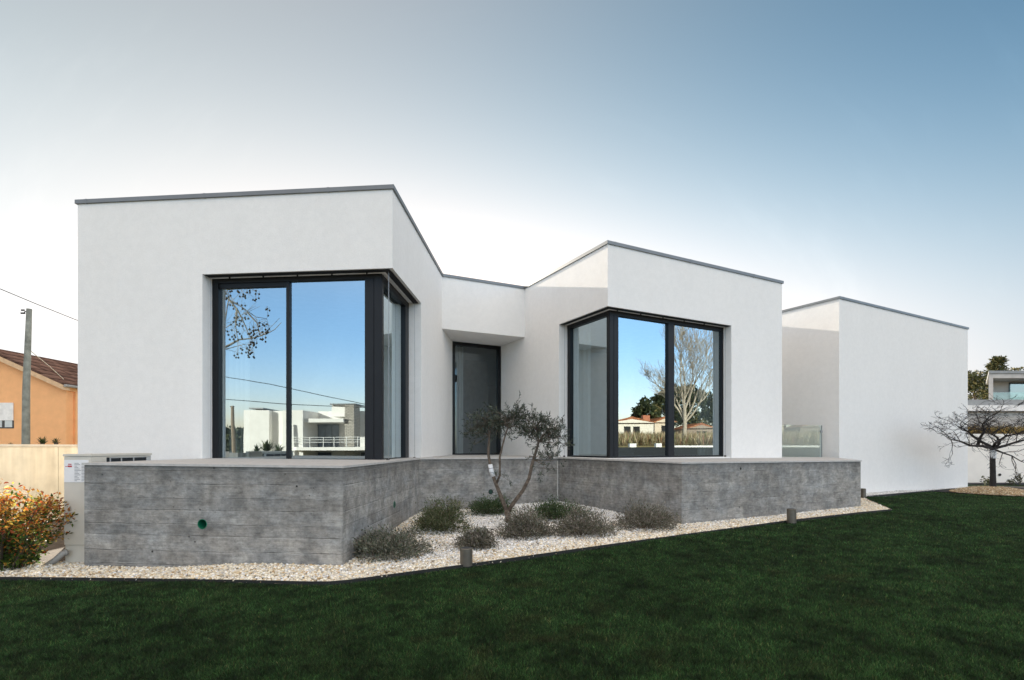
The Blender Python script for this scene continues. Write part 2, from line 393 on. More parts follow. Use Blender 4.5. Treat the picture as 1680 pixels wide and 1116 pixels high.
def lawn_z(X, Y):
    e = np.minimum(np.minimum(X + 15, 30 - X), np.minimum(Y + 14, 26 - Y)); return np.where(e < 0.6, -0.55, zf(X, Y) - 0.004)
tag(grid_sheet('lawn', -15, 30, -14, 26, 0.5, lawn_z, lawn_mat()), 'close mown dark green lawn in the shade of the white house', 'lawn', kind='structure')

# ------------------------------------------------------------------ plan of the house
def V2(*a): return np.array(a, float)
W0, J1, A1 = V2(-6.94, 8.28), V2(-4.832, 8.085), V2(-1.80, 7.80)
f1 = unit(A1 - W0); i1 = V2(-f1[1], f1[0])
s1 = unit(V2(0.052, 1.0)); si1 = V2(-s1[1], s1[0])              # along block one's side, and inwards from it
def on1(Y): return A1 + s1 * ((Y - A1[1]) / s1[1])
S1, Mx, D0 = on1(9.71), on1(11.80), on1(13.20)
A2 = V2(1.83, 9.906); s2 = unit(V2(-0.5346, 1.0)); si2 = V2(s2[1], -s2[0])
def on2(Y): return A2 + s2 * ((Y - A2[1]) / s2[1])
S2, K, D1 = on2(11.396), on2(12.74), on2(13.88)
f2 = unit(V2(1, 0.526)); i2 = V2(-f2[1], f2[0])
def at2(x): return A2 + f2 * ((x - A2[0]) / f2[0])
J2, E2 = at2(4.873), at2(6.42)
C3, E3 = V2(8.57, 13.57), V2(15.06, 17.12)
b3 = V2(-0.4755, 0.8797)
G3, H3 = C3 + b3 * 3.28, V2(4.827, 15.30)
E3b, W0b = E3 + b3 * 9, V2(-6.2, 23.0)
ZR, ZH, ZD = 5.175, 3.99, 1.075            # wall top, head of the openings, terrace level
ZB = -0.35
def isect(p, d, q, e):
    t = np.linalg.solve(np.array([d, -e]).T, q - p)[0]; return p + d * t
def T(*p): return [tuple(q) for q in p]

house = empty('white_house', (0, 11, 0), 'white rendered modern flat roofed house with black framed corner windows above the concrete terrace', 'house')
th = 0.32
w = MB()
I1 = isect(A1 + i1 * th, f1, A1 + si1 * th, s1)                 # inner corner of the first block
w.prism(T(W0, J1, J1 + i1 * th, W0 + i1 * th + f1 * th), ZB, ZR)            # left pier
w.prism(T(J1, A1, I1, J1 + i1 * th), ZH, ZR)                                # head over the front opening
w.prism(T(A1, S1, S1 + si1 * th, I1), ZH, ZR)                               # head over the side opening
w.prism(T(S1, D0, D0 + si1 * th, S1 + si1 * th), ZB, ZR)                    # side wall up to the door
w.prism(T(J1 + i1 * .03, A1 + i1 * .03 - f1 * .03, I1, J1 + i1 * th), ZB, ZD)
w.prism(T(A1 + i1 * .03 - f1 * .03, S1 + si1 * .03, S1 + si1 * th, I1), ZB, ZD)
w.build('left_block_wall', M['render'], house)
w = MB(); w.prism(T(Mx, K, D1, D0), ZH, ZR); w.build('door_lintel', M['render'], house)
w = MB()
I2 = isect(A2 + i2 * th, f2, A2 + si2 * th, s2)
w.prism(T(D1, S2, S2 + si2 * th, D1 + si2 * th), ZB, ZR)
w.prism(T(S2, A2, I2, S2 + si2 * th), ZH, ZR)
w.prism(T(A2, J2, J2 + i2 * th, I2), ZH, ZR)
e2b = isect(E2, b3, G3, f2)
E2i = E2 - f2 * th
w.prism(T(J2, E2, E2i + i2 * th, J2 + i2 * th), ZB, ZR)
w.prism(T(E2, e2b, e2b - f2 * th, E2i + i2 * th), ZB, ZR)
w.prism(T(S2 + si2 * .03, A2 + i2 * .03 + f2 * .03, I2, S2 + si2 * th), ZB, ZD)
w.prism(T(A2 + i2 * .03 + f2 * .03, J2 + i2 * .03, J2 + i2 * th, I2), ZB, ZD)
w.build('middle_block_wall', M['render'], house)
f3 = unit(E3 - C3); i3 = V2(-f3[1], f3[0]); si3 = V2(b3[1], -b3[0])
I3 = isect(C3 + i3 * th, f3, C3 + si3 * th, b3)
w = MB()
w.prism(T(e2b, G3, G3 + b3 * th, e2b + b3 * th), ZB, ZR)
w.prism(T(G3, C3, I3, G3 + si3 * th), ZB, ZR)
w.prism(T(C3, E3, E3 - f3 * th + i3 * th, I3), ZB, ZR)
w.prism(T(E3, E3b, E3b - f3 * th, E3 - f3 * th + i3 * th), ZB, ZR)
w.build('right_block_wall', M['render'], house)
w = MB()
w.prism(T(E3b, W0b, W0b + V2(0.1, -th), E3b + V2(-.1, -th)), ZB, ZR)
w.prism(T(W0b, W0, W0 + i1 * th + f1 * th, W0b + V2(th, -th)), ZB, ZR)
w.build('rear_wall', M['render'], house)
outline = [W0, A1, Mx, K, A2, E2, e2b, G3, C3, E3, E3b, W0b]
def offset(poly, d):
    n = len(poly); out = []
    for k in range(n):
        p, q, r = poly[k - 1], poly[k], poly[(k + 1) % n]
        a, b = unit(q - p), unit(r - q); na, nb = V2(a[1], -a[0]), V2(b[1], -b[0])
        out.append(isect(p + na * d, a, q + nb * d, b))
    return out
rin = offset(outline, -0.25)
r = MB(); r.prism(T(*rin), ZR - 0.28, ZR - 0.12); r.build('roof', simple('roof_membrane', (0.25, 0.25, 0.25), 0.9), house)
o1, o2 = offset(outline, 0.028), offset(outline, -0.34)
c = MB()
n = len(outline)
for k in range(n):
    j = (k + 1) % n
    c.prism(T(o1[k], o1[j], o2[j], o2[k]), ZR, ZR + 0.062)
c.build('roof_coping', M['trim'], house)
for p_, q_ in ((W0, A1), (A2, E2), (C3, E3), (Mx, K)):                      # lapped joints of the capping sheets
    d_ = unit(q_ - p_); n_ = V2(-d_[1], d_[0]); L_ = float(np.linalg.norm(q_ - p_)); k_ = 0.15
    while k_ < L_ - 0.1:
        MB().strip(p_, d_, n_, k_, k_ + .035, -.0305, .30, ZR - .004, ZR + .0645).build('capping_joint', M['trim'], house); k_ += 2.0

# ------------------------------------------------------------------ windows of the house
def corner_window(name, A, f, i, aL, s, si, aS, dF, dS, z0, z1, spec):
    """opening runs aL along -/+f from corner A on the front and aS along s on the side; frames sit dF/dS inside"""
    fr = MB(); win = None
    Q = isect(A + i * dF, f, A + si * dS, s)
    Qf = A + i * dF                                                     # along the front from here, a<=0 or >=0
    return Q
def frame_bars(o, f, i, a0, a1, d, z0, z1, stiles, top, bot, dep=0.09):
    fr = MB()
    prev = None
    for (b0, b1) in stiles: fr.strip(o, f, i, b0, b1, d, d + dep, z0 + bot, z1 - top)
    fr.strip(o, f, i, a0, a1, d - 0.003, d + dep + 0.003, z1 - top, z1 - 0.002)
    fr.strip(o, f, i, a0, a1, d - 0.003, d + dep + 0.003, z0, z0 + bot)
    return fr
def pane(parent, o, f, i, a0, a1, d, z0, z1, mat, name='pane'):
    P = lambda a, dd: (o[0] + f[0] * a + i[0] * dd, o[1] + f[1] * a + i[1] * dd)
    p = MB(); x0, y0 = P(a0, d); x1, y1 = P(a1, d)
    p.add([(x0, y0, z0), (x1, y1, z0), (x1, y1, z1), (x0, y0, z1)], [(0, 1, 2, 3)])
    return p.build(name, mat, parent)
def front_a(o, f, i, d, u):                                              # distance along the frame line of the sight line u
    k = (u - CX) / FOC; p = o + i * d; return (k * p[1] - p[0]) / (f[0] - k * f[1])

# window of the left block
dF1, dS1 = 0.227, 0.235
Q1 = isect(A1 + i1 * dF1, f1, A1 + si1 * dS1, s1)
lenF = float(np.dot(Q1 - (J1 + i1 * dF1), f1))
aw = lambda u, d=0.27: float(front_a(J1, f1, i1, d, u))
mull = (aw(471.6), aw(477.0))
wf = frame_bars(J1, f1, i1, 0, lenF, dF1, ZD, ZH, [(0, aw(361)), mull, (aw(600), lenF - 0.13), (lenF - 0.125, lenF)], 0.075, 0.035)
wf.strip(J1, f1, i1, aw(361), mull[0], dF1 + 0.02, dF1 + 0.08, ZH - 0.15, ZH - 0.075)
# side frame
oS = A1 - s1 * 0
aQ = float(np.dot(Q1 - (A1 + si1 * dS1), s1)); lenS = float(np.dot(S1 - A1, s1))
win1 = wf.build('corner_window', M['frame'], house, bevel=0.003)
sf = frame_bars(A1, s1, si1, aQ + 0.004, lenS, dS1, ZD, ZH, [(aQ + 0.004, aQ + 0.10), (lenS - 0.24, lenS)], 0.11, 0.035)
sf.build('side_frame', M['frame'], win1, bevel=0.003)
pane(win1, J1, f1, i1, aw(361), mull[0], dF1 + 0.055, ZD + 0.035, ZH - 0.15, M['glass'])
pane(win1, J1, f1, i1, mull[1], aw(600), dF1 + 0.040, ZD + 0.035, ZH - 0.075, M['glass'])
pane(win1, A1, s1, si1, aQ + 0.10, lenS - 0.24, dS1 + 0.045, ZD + 0.035, ZH - 0.11, M['glass'], 'side_pane')
b = MB(); b.strip(J1, f1, i1, 0.02, float(np.dot(A1 - J1, f1)) - 0.06, 0.03, 0.135, ZH - 0.012, ZH - 0.003)
b.strip(A1, s1, si1, 0.14, lenS - 0.02, 0.05, 0.15, ZH - 0.012, ZH - 0.003)
b.build('blind_slot', M['slot'], win1)
c = MB()
cpts = [J1 + f1 * 0.06 + i1 * 0.11, A1 - f1 * 0.10 + i1 * 0.11, A1 + s1 * 0.16 + si1 * 0.10, S1 - s1 * 0.10 + si1 * 0.10]
def guide(p, win):
    c = MB(); c.tube([(p[0], p[1], ZD + 0.004), (p[0], p[1], ZH - 0.014)], 0.0028, 5); c.build('guide_cable', M['cable'], win)
    c = MB(); c.prism([(p[0] - .03, p[1] - .012), (p[0] + .012, p[1] - .012), (p[0] + .012, p[1] + .012), (p[0] - .03, p[1] + .012)], ZD + 0.001, ZD + 0.03); c.build('cable_foot', M['black'], win)
for p in cpts: guide(p, win1)
for k in range(5):
    p = J1 + f1 * (0.35 + k * 0.56) + i1 * 0.15; MB().box(p[0] - .01, p[0] + .01, p[1] - .01, p[1] + .01, ZH - 0.035, ZH - 0.001).build('soffit_clip', M['black'], win1)


# window of the middle block
dF2, dS2 = 0.215, 0.22
Q2 = isect(A2 + i2 * dF2, f2, A2 + si2 * dS2, s2)
a0 = float(np.dot(Q2 - (A2 + i2 * dF2), f2)); aR = float(np.dot(J2 - A2, f2))
av = lambda u, d=0.25: float(front_a(A2, f2, i2, d, u))
mul2 = (av(1094.5), av(1104.5))
wf = frame_bars(A2, f2, i2, a0, aR, dF2, ZD, ZH, [(a0, a0 + 0.10), (a0 + 0.105, av(1013)), mul2, (aR - 0.055, aR)], 0.09, 0.035)
win2 = wf.build('corner_window', M['frame'], house, bevel=0.003)
aQ2 = float(np.dot(Q2 - (A2 + si2 * dS2), s2)); lS2 = float(np.dot(S2 - A2, s2))
sf = frame_bars(A2, s2, si2, aQ2 + 0.004, lS2, dS2, ZD, ZH, [(aQ2 + 0.004, aQ2 + 0.10), (lS2 - 0.11, lS2)], 0.09, 0.035)
sf.build('side_frame', M['frame'], win2, bevel=0.003)
pane(win2, A2, f2, i2, av(1013), mul2[0], dF2 + 0.05, ZD + 0.035, ZH - 0.09, M['glass'])
pane(win2, A2, f2, i2, mul2[1], aR - 0.055, dF2 + 0.04, ZD + 0.035, ZH - 0.09, M['glass'])
pane(win2, A2, s2, si2, aQ2 + 0.10, lS2 - 0.11, dS2 + 0.045, ZD + 0.035, ZH - 0.09, M['glass'], 'side_pane')
b = MB(); b.strip(A2, f2, i2, 0.13, aR - 0.02, 0.03, 0.125, ZH - 0.012, ZH - 0.003)
b.strip(A2, s2, si2, 0.03, lS2 - 0.02, 0.03, 0.125, ZH - 0.012, ZH - 0.003)
b.build('blind_slot', M['slot'], win2)
c = MB()
cpts = [J2 - f2 * 0.07 + i2 * 0.10, S2 - s2 * 0.07 + si2 * 0.10]
for p in cpts: guide(p, win2)
for k in range(5):
    p = A2 + f2 * (0.35 + k * 0.6) + i2 * 0.145; MB().box(p[0] - .01, p[0] + .01, p[1] - .01, p[1] + .01, ZH - 0.035, ZH - 0.001).build('soffit_clip', M['black'], win2)


# glazed door at the back of the recess
fd = unit(D1 - D0); idr = V2(-fd[1], fd[0]); ld = float(np.linalg.norm(D1 - D0))
df = MB()
oD = D0 + idr * 0.0
for a, b_ in ((0.0, 0.085), (ld - 0.085, ld)): df.strip(oD, fd, idr, a, b_, 0.02, 0.11, ZD + 0.05, ZH - 0.08)
df.strip(oD, fd, idr, 0, ld, 0.017, 0.113, ZH - 0.08, ZH - 0.002); df.strip(oD, fd, idr, 0, ld, 0.017, 0.113, ZD, ZD + 0.05)
door = df.build('glazed_door', M['frame'], house, bevel=0.003)
pane(door, oD, fd, idr, 0.085, ld - 0.085, 0.06, ZD + 0.05, ZH - 0.08, glass('door_glass', 0.11, (0.58, 0.60, 0.62)))
h = MB(); h.strip(oD, fd, idr, 0.09, 0.125, 0.0, 0.02, 2.95, 3.14); h.tube([tuple(oD + fd * 0.107) + (2.99,), tuple(oD + fd * 0.107 - idr * 0.05) + (2.99,), tuple(oD + fd * 0.107 - idr * 0.05) + (3.11,), tuple(oD + fd * 0.107) + (3.11,)], 0.01, 6)
h.build('door_handle', M['black'], door)

# rooms behind the glass
rm = MB(); rm.prism(T(*[p for p in offset(outline, -0.36)]), ZD - 0.2, ZD - 0.02); rm.build('interior_floor', M['floor'], house)
rm = MB()
rm.prism(T(V2(-6.5, 12.6), V2(-1.95, 12.4), V2(-1.95, 12.55), V2(-6.5, 12.75)), ZD - 0.02, ZR - 0.3)
p = A2 + i2 * 4.2; rm.prism(T(p + f2 * 0.5, p + f2 * 4.3, p + f2 * 4.3 + i2 * .15, p + f2 * 0.5 + i2 * .15), ZD - 0.02, ZR - 0.3)
p = D0 + idr * 2.6; rm.prism(T(p - fd * 1.0, p + fd * 2.3, p + fd * 2.3 + idr * .15, p - fd * 1.0 + idr * .15), ZD - 0.02, ZR - 0.3)
rm.build('interior_wall', M['interior'], house)
cl = MB(); cl.prism(T(*[p for p in offset(outline, -0.35)]), ZH + 0.02, ZH + 0.08); cl.build('ceiling', M['interior'], house)

def curtain(p, q, waves, label, amp=0.05):
    p, q = V2(*p), V2(*q); L = np.linalg.norm(q - p); d = (q - p) / L; nn = V2(-d[1], d[0])
    N = waves * 8; o = empty('curtain', (*((p + q) / 2), ZD), label, 'curtain', 'curtains behind the windows')
    m = MB(); vs = []
    for k in range(N + 1):
        t = k / N; x = p + d * L * t + nn * amp * math.sin(t * waves * 2 * math.pi + 0.6 * math.sin(t * 9))
        vs += [(x[0], x[1], ZD + 0.01), (x[0], x[1], ZH - 0.03)]
    for k in range(N + 1):
        t = k / N; x = p + d * L * t + nn * (amp * math.sin(t * waves * 2 * math.pi + 0.6 * math.sin(t * 9)) + 0.006)
        vs += [(x[0], x[1], ZD + 0.01), (x[0], x[1], ZH - 0.03)]
    B = 2 * (N + 1); fs = []
    for k in range(N):
        a = 2 * k; fs += [(a, a + 2, a + 3, a + 1), (B + a, B + a + 1, B + a + 3, B + a + 2)]
    m.add(vs, fs); m.build('drape', M['curtain'], o, smooth=True)
    r_ = MB(); r_.tube([(p[0], p[1], ZH - 0.02), (q[0], q[1], ZH - 0.02)], 0.012, 6); r_.build('rail', M['frame'], o)
curtain(S1 + si1 * 0.48 - s1 * 0.75, S1 + si1 * 0.48 + s1 * 0.05, 6, 'pale gathered curtain behind the side pane of the left corner window')
curtain(J1 + i1 * 0.55 + f1 * 0.05, J1 + i1 * 0.55 + f1 * 0.42, 4, 'pale gathered curtain at the left end of the left corner window')
curtain(S2 + si2 * 0.45 - s2 * 0.55, S2 + si2 * 0.45 + s2 * 0.05, 4, 'pale gathered curtain behind the side pane of the middle corner window')
curtain(A2 + i2 * 0.55 + f2 * (aR - 0.45), A2 + i2 * 0.55 + f2 * (aR + 0.05), 5, 'pale gathered curtain at the right end of the middle corner window')
curtain(D0 + idr * 0.45 + fd * 0.03, D0 + idr * 0.45 + fd * 0.50, 5, 'pale gathered curtain inside the glazed door')

# ------------------------------------------------------------------ concrete terrace
ztop = lambda x, y: 1.3 - (0.205 + 0.007 * (x + 1.82))
zund = lambda x, y: ztop(x, y) - 0.027
N0, L0, B0, B1, R0, F0, F1 = V2(-4.87, 5.9), V2(-1.82, 5.553), V2(-1.68, 9.40), V2(.99, 10.95), V2(2.60, 7.94), V2(6.865, 10.2), V2(8.2, 13.35)
deck = [N0, L0, B0, B1, R0, F0, F1, V2(8.1, 14.2), V2(6.2, 14.6), V2(0, 15.2), V2(-1.6, 14.4), V2(-2.2, 9.4), V2(-4.87, 9.3)]
ter = empty('concrete_terrace', (0, 8, 0), 'raised terrace of board marked grey concrete with pale stone paving below the white house', 'terrace')
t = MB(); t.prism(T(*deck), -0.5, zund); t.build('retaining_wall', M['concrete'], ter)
dk = offset(deck, 0.018); t = MB(); t.prism(T(*dk), lambda x, y: zund(x, y) + 0.002, ztop); t.build('paving', M['paving'], ter)
def ring_outlet(c, nrm, r, mat, name='pipe_outlet'):
    nrm = unit(V2(*nrm)); t_ = V2(-nrm[1], nrm[0]); m = MB(); k = 24; vs = []
    for rr, off in ((r, -0.05), (r, 0.006), (r * 0.86, 0.006), (r * 0.86, -0.004)):
        for j in range(k):
            a = 2 * math.pi * j / k; p = V2(c[0], c[1]) + t_ * rr * math.cos(a) + nrm * off; vs.append((p[0], p[1], c[2] + rr * math.sin(a)))
    fs = [(q * k + j, q * k + (j + 1) % k, (q + 1) * k + (j + 1) % k, (q + 1) * k + j) for q in range(3) for j in range(k)]
    m.add(vs, fs); o = m.build(name, mat, ter)
    d_ = MB(); vs = []
    for j in range(k):
        a = 2 * math.pi * j / k; p = V2(c[0], c[1]) + t_ * r * 0.84 * math.cos(a) + nrm * 0.003; vs.append((p[0], p[1], c[2] + r * .84 * math.sin(a)))
    d_.add(vs, [tuple(range(k))]); d_.build('pipe_mouth', simple('pipe_inside_shade', (0.012, 0.045, 0.032), 0.6), o)  # flat disc coloured dark for the shade inside the pipe
def wall_pt(p, q, u, v):
    d = unit(q - p); k = (u - CX) / FOC; a = (k * p[1] - p[0]) / (d[0] - k * d[1]); x = p + d * a
    return (x[0], x[1], CAM_H + (HZ - v) / FOC * x[1])
def bored_outlet(wall, c, nrm, r, depth=0.22):
    nrm = unit(V2(*nrm)); q = lambda off: (c[0] + nrm[0] * off, c[1] + nrm[1] * off, c[2])
    cut = MB().tube([q(.05), q(-depth)], r, 28).build('cutter', None)
    md = wall.modifiers.new('bore', 'BOOLEAN'); md.object = cut; md.operation = 'DIFFERENCE'; md.solver = 'EXACT'
    bpy.context.view_layer.update(); me = bpy.data.meshes.new_from_object(wall.evaluated_get(bpy.context.evaluated_depsgraph_get()))
    wall.modifiers.clear(); wall.data = me; bpy.data.objects.remove(cut)
    m = MB(); k = 28; t_ = V2(-nrm[1], nrm[0]); vs = []
    for rr, off in ((r * .995, -depth + .01), (r * .995, .003), (r * .90, .003), (r * .90, -depth + .02), (.001, -depth + .02)):
        for j in range(k):
            a = 2 * math.pi * j / k; p = V2(c[0], c[1]) + t_ * rr * math.cos(a) + nrm * off; vs.append((p[0], p[1], c[2] + rr * math.sin(a)))
    m.add(vs, [(a * k + j, a * k + (j + 1) % k, (a + 1) * k + (j + 1) % k, (a + 1) * k + j) for a in range(4) for j in range(k)]); m.build('pipe_outlet', M['green_pipe'], ter)
rw_ = [o for o in ter.children if o.name.startswith('retaining_wall')][0]
c_ = wall_pt(N0, L0, 332, 860); bored_outlet(rw_, c_, (-0.113, -0.994), 0.056)
c_ = wall_pt(L0, B0, 647, 828); ring_outlet(c_, (0.999, -0.036), 0.05, M['green_pipe'])
c_ = wall_pt(B0, B1, 805, 807); ring_outlet(c_, (0.5, -0.866), 0.05, M['black'])
th_ = MB()
for (p, q, uv, nn) in ((R0, F0, ((1215, 769), (1213, 832), (1396, 817), (1160, 835)), (0.47, -0.88)), (N0, L0, ((487, 798), (250, 905)), (-0.113, -0.994))):
    for u, v in uv:
        c_ = wall_pt(p, q, u, v); nn_ = unit(V2(*nn)); t_ = V2(-nn_[1], nn_[0]); rr = 0.022 if v == 769 else 0.011
        th_ = MB(); th_.add([(c_[0] + t_[0] * rr * math.cos(a) + nn_[0] * .002, c_[1] + t_[1] * rr * math.cos(a) + nn_[1] * .002, c_[2] + rr * math.sin(a)) for a in np.linspace(0, 2 * math.pi, 10, False)], [tuple(range(10))]); th_.build('formwork_hole', M['black'], ter)
jt = MB(); d_ = unit(B1 - B0)
p = B1 - d_ * 0.035 - V2(-d_[1], d_[0]) * 0.004; jt.box(p[0] - .009, p[0] + .009, p[1] - .006, p[1] + .004, 0.2, 1.0)
jt.build('joint_seal', M['lens'], ter)

# glass balustrade between the middle and the right block
bal = empty('glass_balustrade', (7.3, 13.3, 1.0), 'frameless glass balustrade panel between the two white blocks on the terrace', 'balustrade')
bp0, bp1 = V2(6.10, 12.90), V2(8.20, 13.72)
m = MB(); d_ = unit(bp1 - bp0); n_ = V2(-d_[1], d_[0]); zt = CAM_H + 36 / FOC * 13.3
m.prism(T(bp0, bp1, bp1 + n_ * .012, bp0 + n_ * .012), 1.0, zt); m.build('glass_panel', M['glass_clear'], bal)
m = MB(); e = bp1 + d_ * 0.004; m.prism(T(e, e + d_ * .014, e + d_ * .014 + n_ * .014, e + n_ * .014), 1.0, zt); m.build('edge_trim', M['cable'], bal)
m = MB(); e = bp1 - d_ * 0.03 - n_ * 0.02; m.box(e[0] - .025, e[0] + .02, e[1] - .012, e[1] + .01, zt - 0.20, zt - 0.13); m.build('clamp', M['cable'], bal)

# ------------------------------------------------------------------ gravel, edging
GL = [onground(u, v) for u, v in ((0, 952), (60, 952.5), (200, 954), (400, 957.5), (505, 960), (540, 960), (575, 957), (620, 950.5), (765, 931), (1000, 897.5), (1290, 857.5), (1410, 843.5), (1462, 838.5))]
GT = [onground(u, v) for u, v in ((1440, 829), (1421, 820))]
gpoly = GL + GT + [(8.05, 13.2), (6.5, 11.5), (3, 11), (0, 11.5), (-2.2, 9.4), (-4.6, 6.3), (-5.0, 6.2), (-5.5, 6.05), (-5.8, 5.75)]
gbase = simple('gravel_bed', (0.30, 0.25, 0.19), 0.95, 0, 0.3, 30, 0.4)
zg = lambda X, Y: zf(X, Y) + 0.012
tag(grid_sheet('gravel_base', -8, 9, 4, 14, 0.04, zg, gbase, gpoly), 'sandy bed under the pebbles', 'gravel', kind='structure')
g3 = [(8.46, 13.36), (9.0, 13.75), (9.75, 14.13), (15.25, 17.12), (15.6, 16.9), (15.0, 16.5)] 
LB = [onground(u, v) for u, v in ((1423, 816), (1500, 809), (1560, 803.5), (1600, 801.5))]
g3 = LB + [(15.1, 17.2), (8.6, 13.7)]
tag(grid_sheet('gravel_strip', 8, 16, 12, 18, 0.04, zg, gbase, g3), 'sandy strip along the right block', 'gravel', kind='structure')

ico_t = (1 + 5 ** .5) / 2
ICO = unit(np.array([(-1, ico_t, 0), (1, ico_t, 0), (-1, -ico_t, 0), (1, -ico_t, 0), (0, -1, ico_t), (0, 1, ico_t), (0, -1, -ico_t), (0, 1, -ico_t), (ico_t, 0, -1), (ico_t, 0, 1), (-ico_t, 0, -1), (-ico_t, 0, 1)]))
ICF = np.array([(0, 11, 5), (0, 5, 1), (0, 1, 7), (0, 7, 10), (0, 10, 11), (1, 5, 9), (5, 11, 4), (11, 10, 2), (10, 7, 6), (7, 1, 8), (3, 9, 4), (3, 4, 2), (3, 2, 6), (3, 6, 8), (3, 8, 9), (4, 9, 5), (2, 4, 11), (6, 2, 10), (8, 6, 7), (9, 8, 1)])
def seg_dist(X, Y, line):
    d = np.full(X.shape, 1e9)
    for (x1, y1), (x2, y2) in zip(line[:-1], line[1:]):
        dx, dy = x2 - x1, y2 - y1; t = np.clip(((X - x1) * dx + (Y - y1) * dy) / (dx * dx + dy * dy), 0, 1)
        d = np.minimum(d, np.hypot(X - x1 - t * dx, Y - y1 - t * dy))
    return d
def pebbles(name, poly, dens, lo, hi, label, mat, colf, excl=None, lift=None):
    P = np.array(poly); x0, y0 = P.min(0); x1, y1 = P.max(0); n = int((x1 - x0) * (y1 - y0) * dens)
    X = rng.uniform(x0, x1, n); Y = rng.uniform(y0, y1, n); k = inside(X, Y, poly)
    if excl: k &= ~inside(X, Y, excl)
    X, Y = X[k], Y[k]; n = len(X)
    r = rng.uniform(lo, hi, n); sc = np.stack([r, r * rng.uniform(.6, 1, n), r * rng.uniform(.45, .8, n)], -1)
    V = ICO[None] * (1 + 0.16 * rng.normal(size=(n, 12, 1)))
    V = V * sc[:, None, :]
    a = rng.uniform(0, 6.28, n); t_ = rng.normal(0, .45, n)
    x, y, z = V[..., 0], V[..., 1], V[..., 2]
    y, z = y * np.cos(t_)[:, None] - z * np.sin(t_)[:, None], y * np.sin(t_)[:, None] + z * np.cos(t_)[:, None]
    x, y = x * np.cos(a)[:, None] - y * np.sin(a)[:, None], x * np.sin(a)[:, None] + y * np.cos(a)[:, None]
    base = zf(X, Y) + 0.012 + r * 0.35 + rng.uniform(0, 0.012, n) + (lift(X, Y) if lift else 0)
    V = np.stack([x + X[:, None], y + Y[:, None], z + base[:, None]], -1).reshape(-1, 3)
    F = (ICF[None] + 12 * np.arange(n)[:, None, None]).reshape(-1, 3)
    C = np.repeat(colf(X, Y, n), 12, axis=0)
    return tag(raw_mesh(name, V, F, mat, None, C), label, 'gravel', kind='stuff')
peb = attr_mat('pebble_stone', 0.75, 0, 0.3, 0.12, 60)
def gcol(X, Y, n):
    d = seg_dist(X, Y, GL)
    white = pick([(.78, .77, .74), (.70, .70, .69), (.62, .60, .56), (.84, .83, .80)], n)
    warm = pick([(.74, .67, .52), (.62, .49, .31), (.78, .73, .61), (.46, .32, .17), (.60, .54, .45)], n, [.30, .18, .34, .07, .11])
    left = 1 / (1 + np.exp((X + 1.2) * 2.5))
    pw = np.clip(0.97 - d * 1.05, 0.06, 0.95); pw = np.maximum(pw, left * 0.85)
    pw = np.where(X > 6.6, 0.9, pw)
    return np.where((rng.uniform(size=n) < pw)[:, None], warm, white)
pebbles('gravel', gpoly, 3400, .009, .019, 'cream and white pebbles in the bed round the concrete terrace', peb, gcol, T(*deck))
pebbles('gravel', g3, 2200, .012, .022, 'pale pebbles along the foot of the right white block', peb, lambda X, Y, n: pick([(.62, .62, .60), (.5, .5, .49), (.7, .69, .66)], n))

def edging(line, label):
    m = MB(); P = [V2(*p) for p in line]
    for k in range(len(P) - 1):
        d = unit(P[k + 1] - P[k]); nn = V2(d[1], -d[0])
        z = float(zf(*P[k]))
        m.prism(T(P[k], P[k + 1], P[k + 1] + nn * .012, P[k] + nn * .012), lambda x, y: zf(x, y) - 0.05, lambda x, y: zf(x, y) + 0.036)
    return tag(m.build('lawn_edging', M['edging']), label, 'edging', 'black strips edging the lawn')
soil = [onground(-220, 948), onground(-70, 951)] + GL[:2] + [(-5.0, 5.9), (-4.9, 7.2), (-5.2, 12), (-8.6, 12), (-8.75, 6.4)]
tag(grid_sheet('soil', -9.5, -4.5, 4.5, 12.5, 0.06, lambda X, Y: zf(X, Y) + 0.008, simple('garden_soil', (0.10, 0.075, 0.05), 0.95, 0, 0.35, 9, 0.5), soil), 'brown garden soil under the left bush', 'soil', kind='structure')
edging([onground(-220, 948), onground(-70, 951)] + GL, 'black strip edging between the lawn and the pebble bed')
edging([GL[-1]] + GT, 'short black strip edging at the pointed end of the pebble bed')
edging(LB, 'black strip edging along the pebbles at the right block')

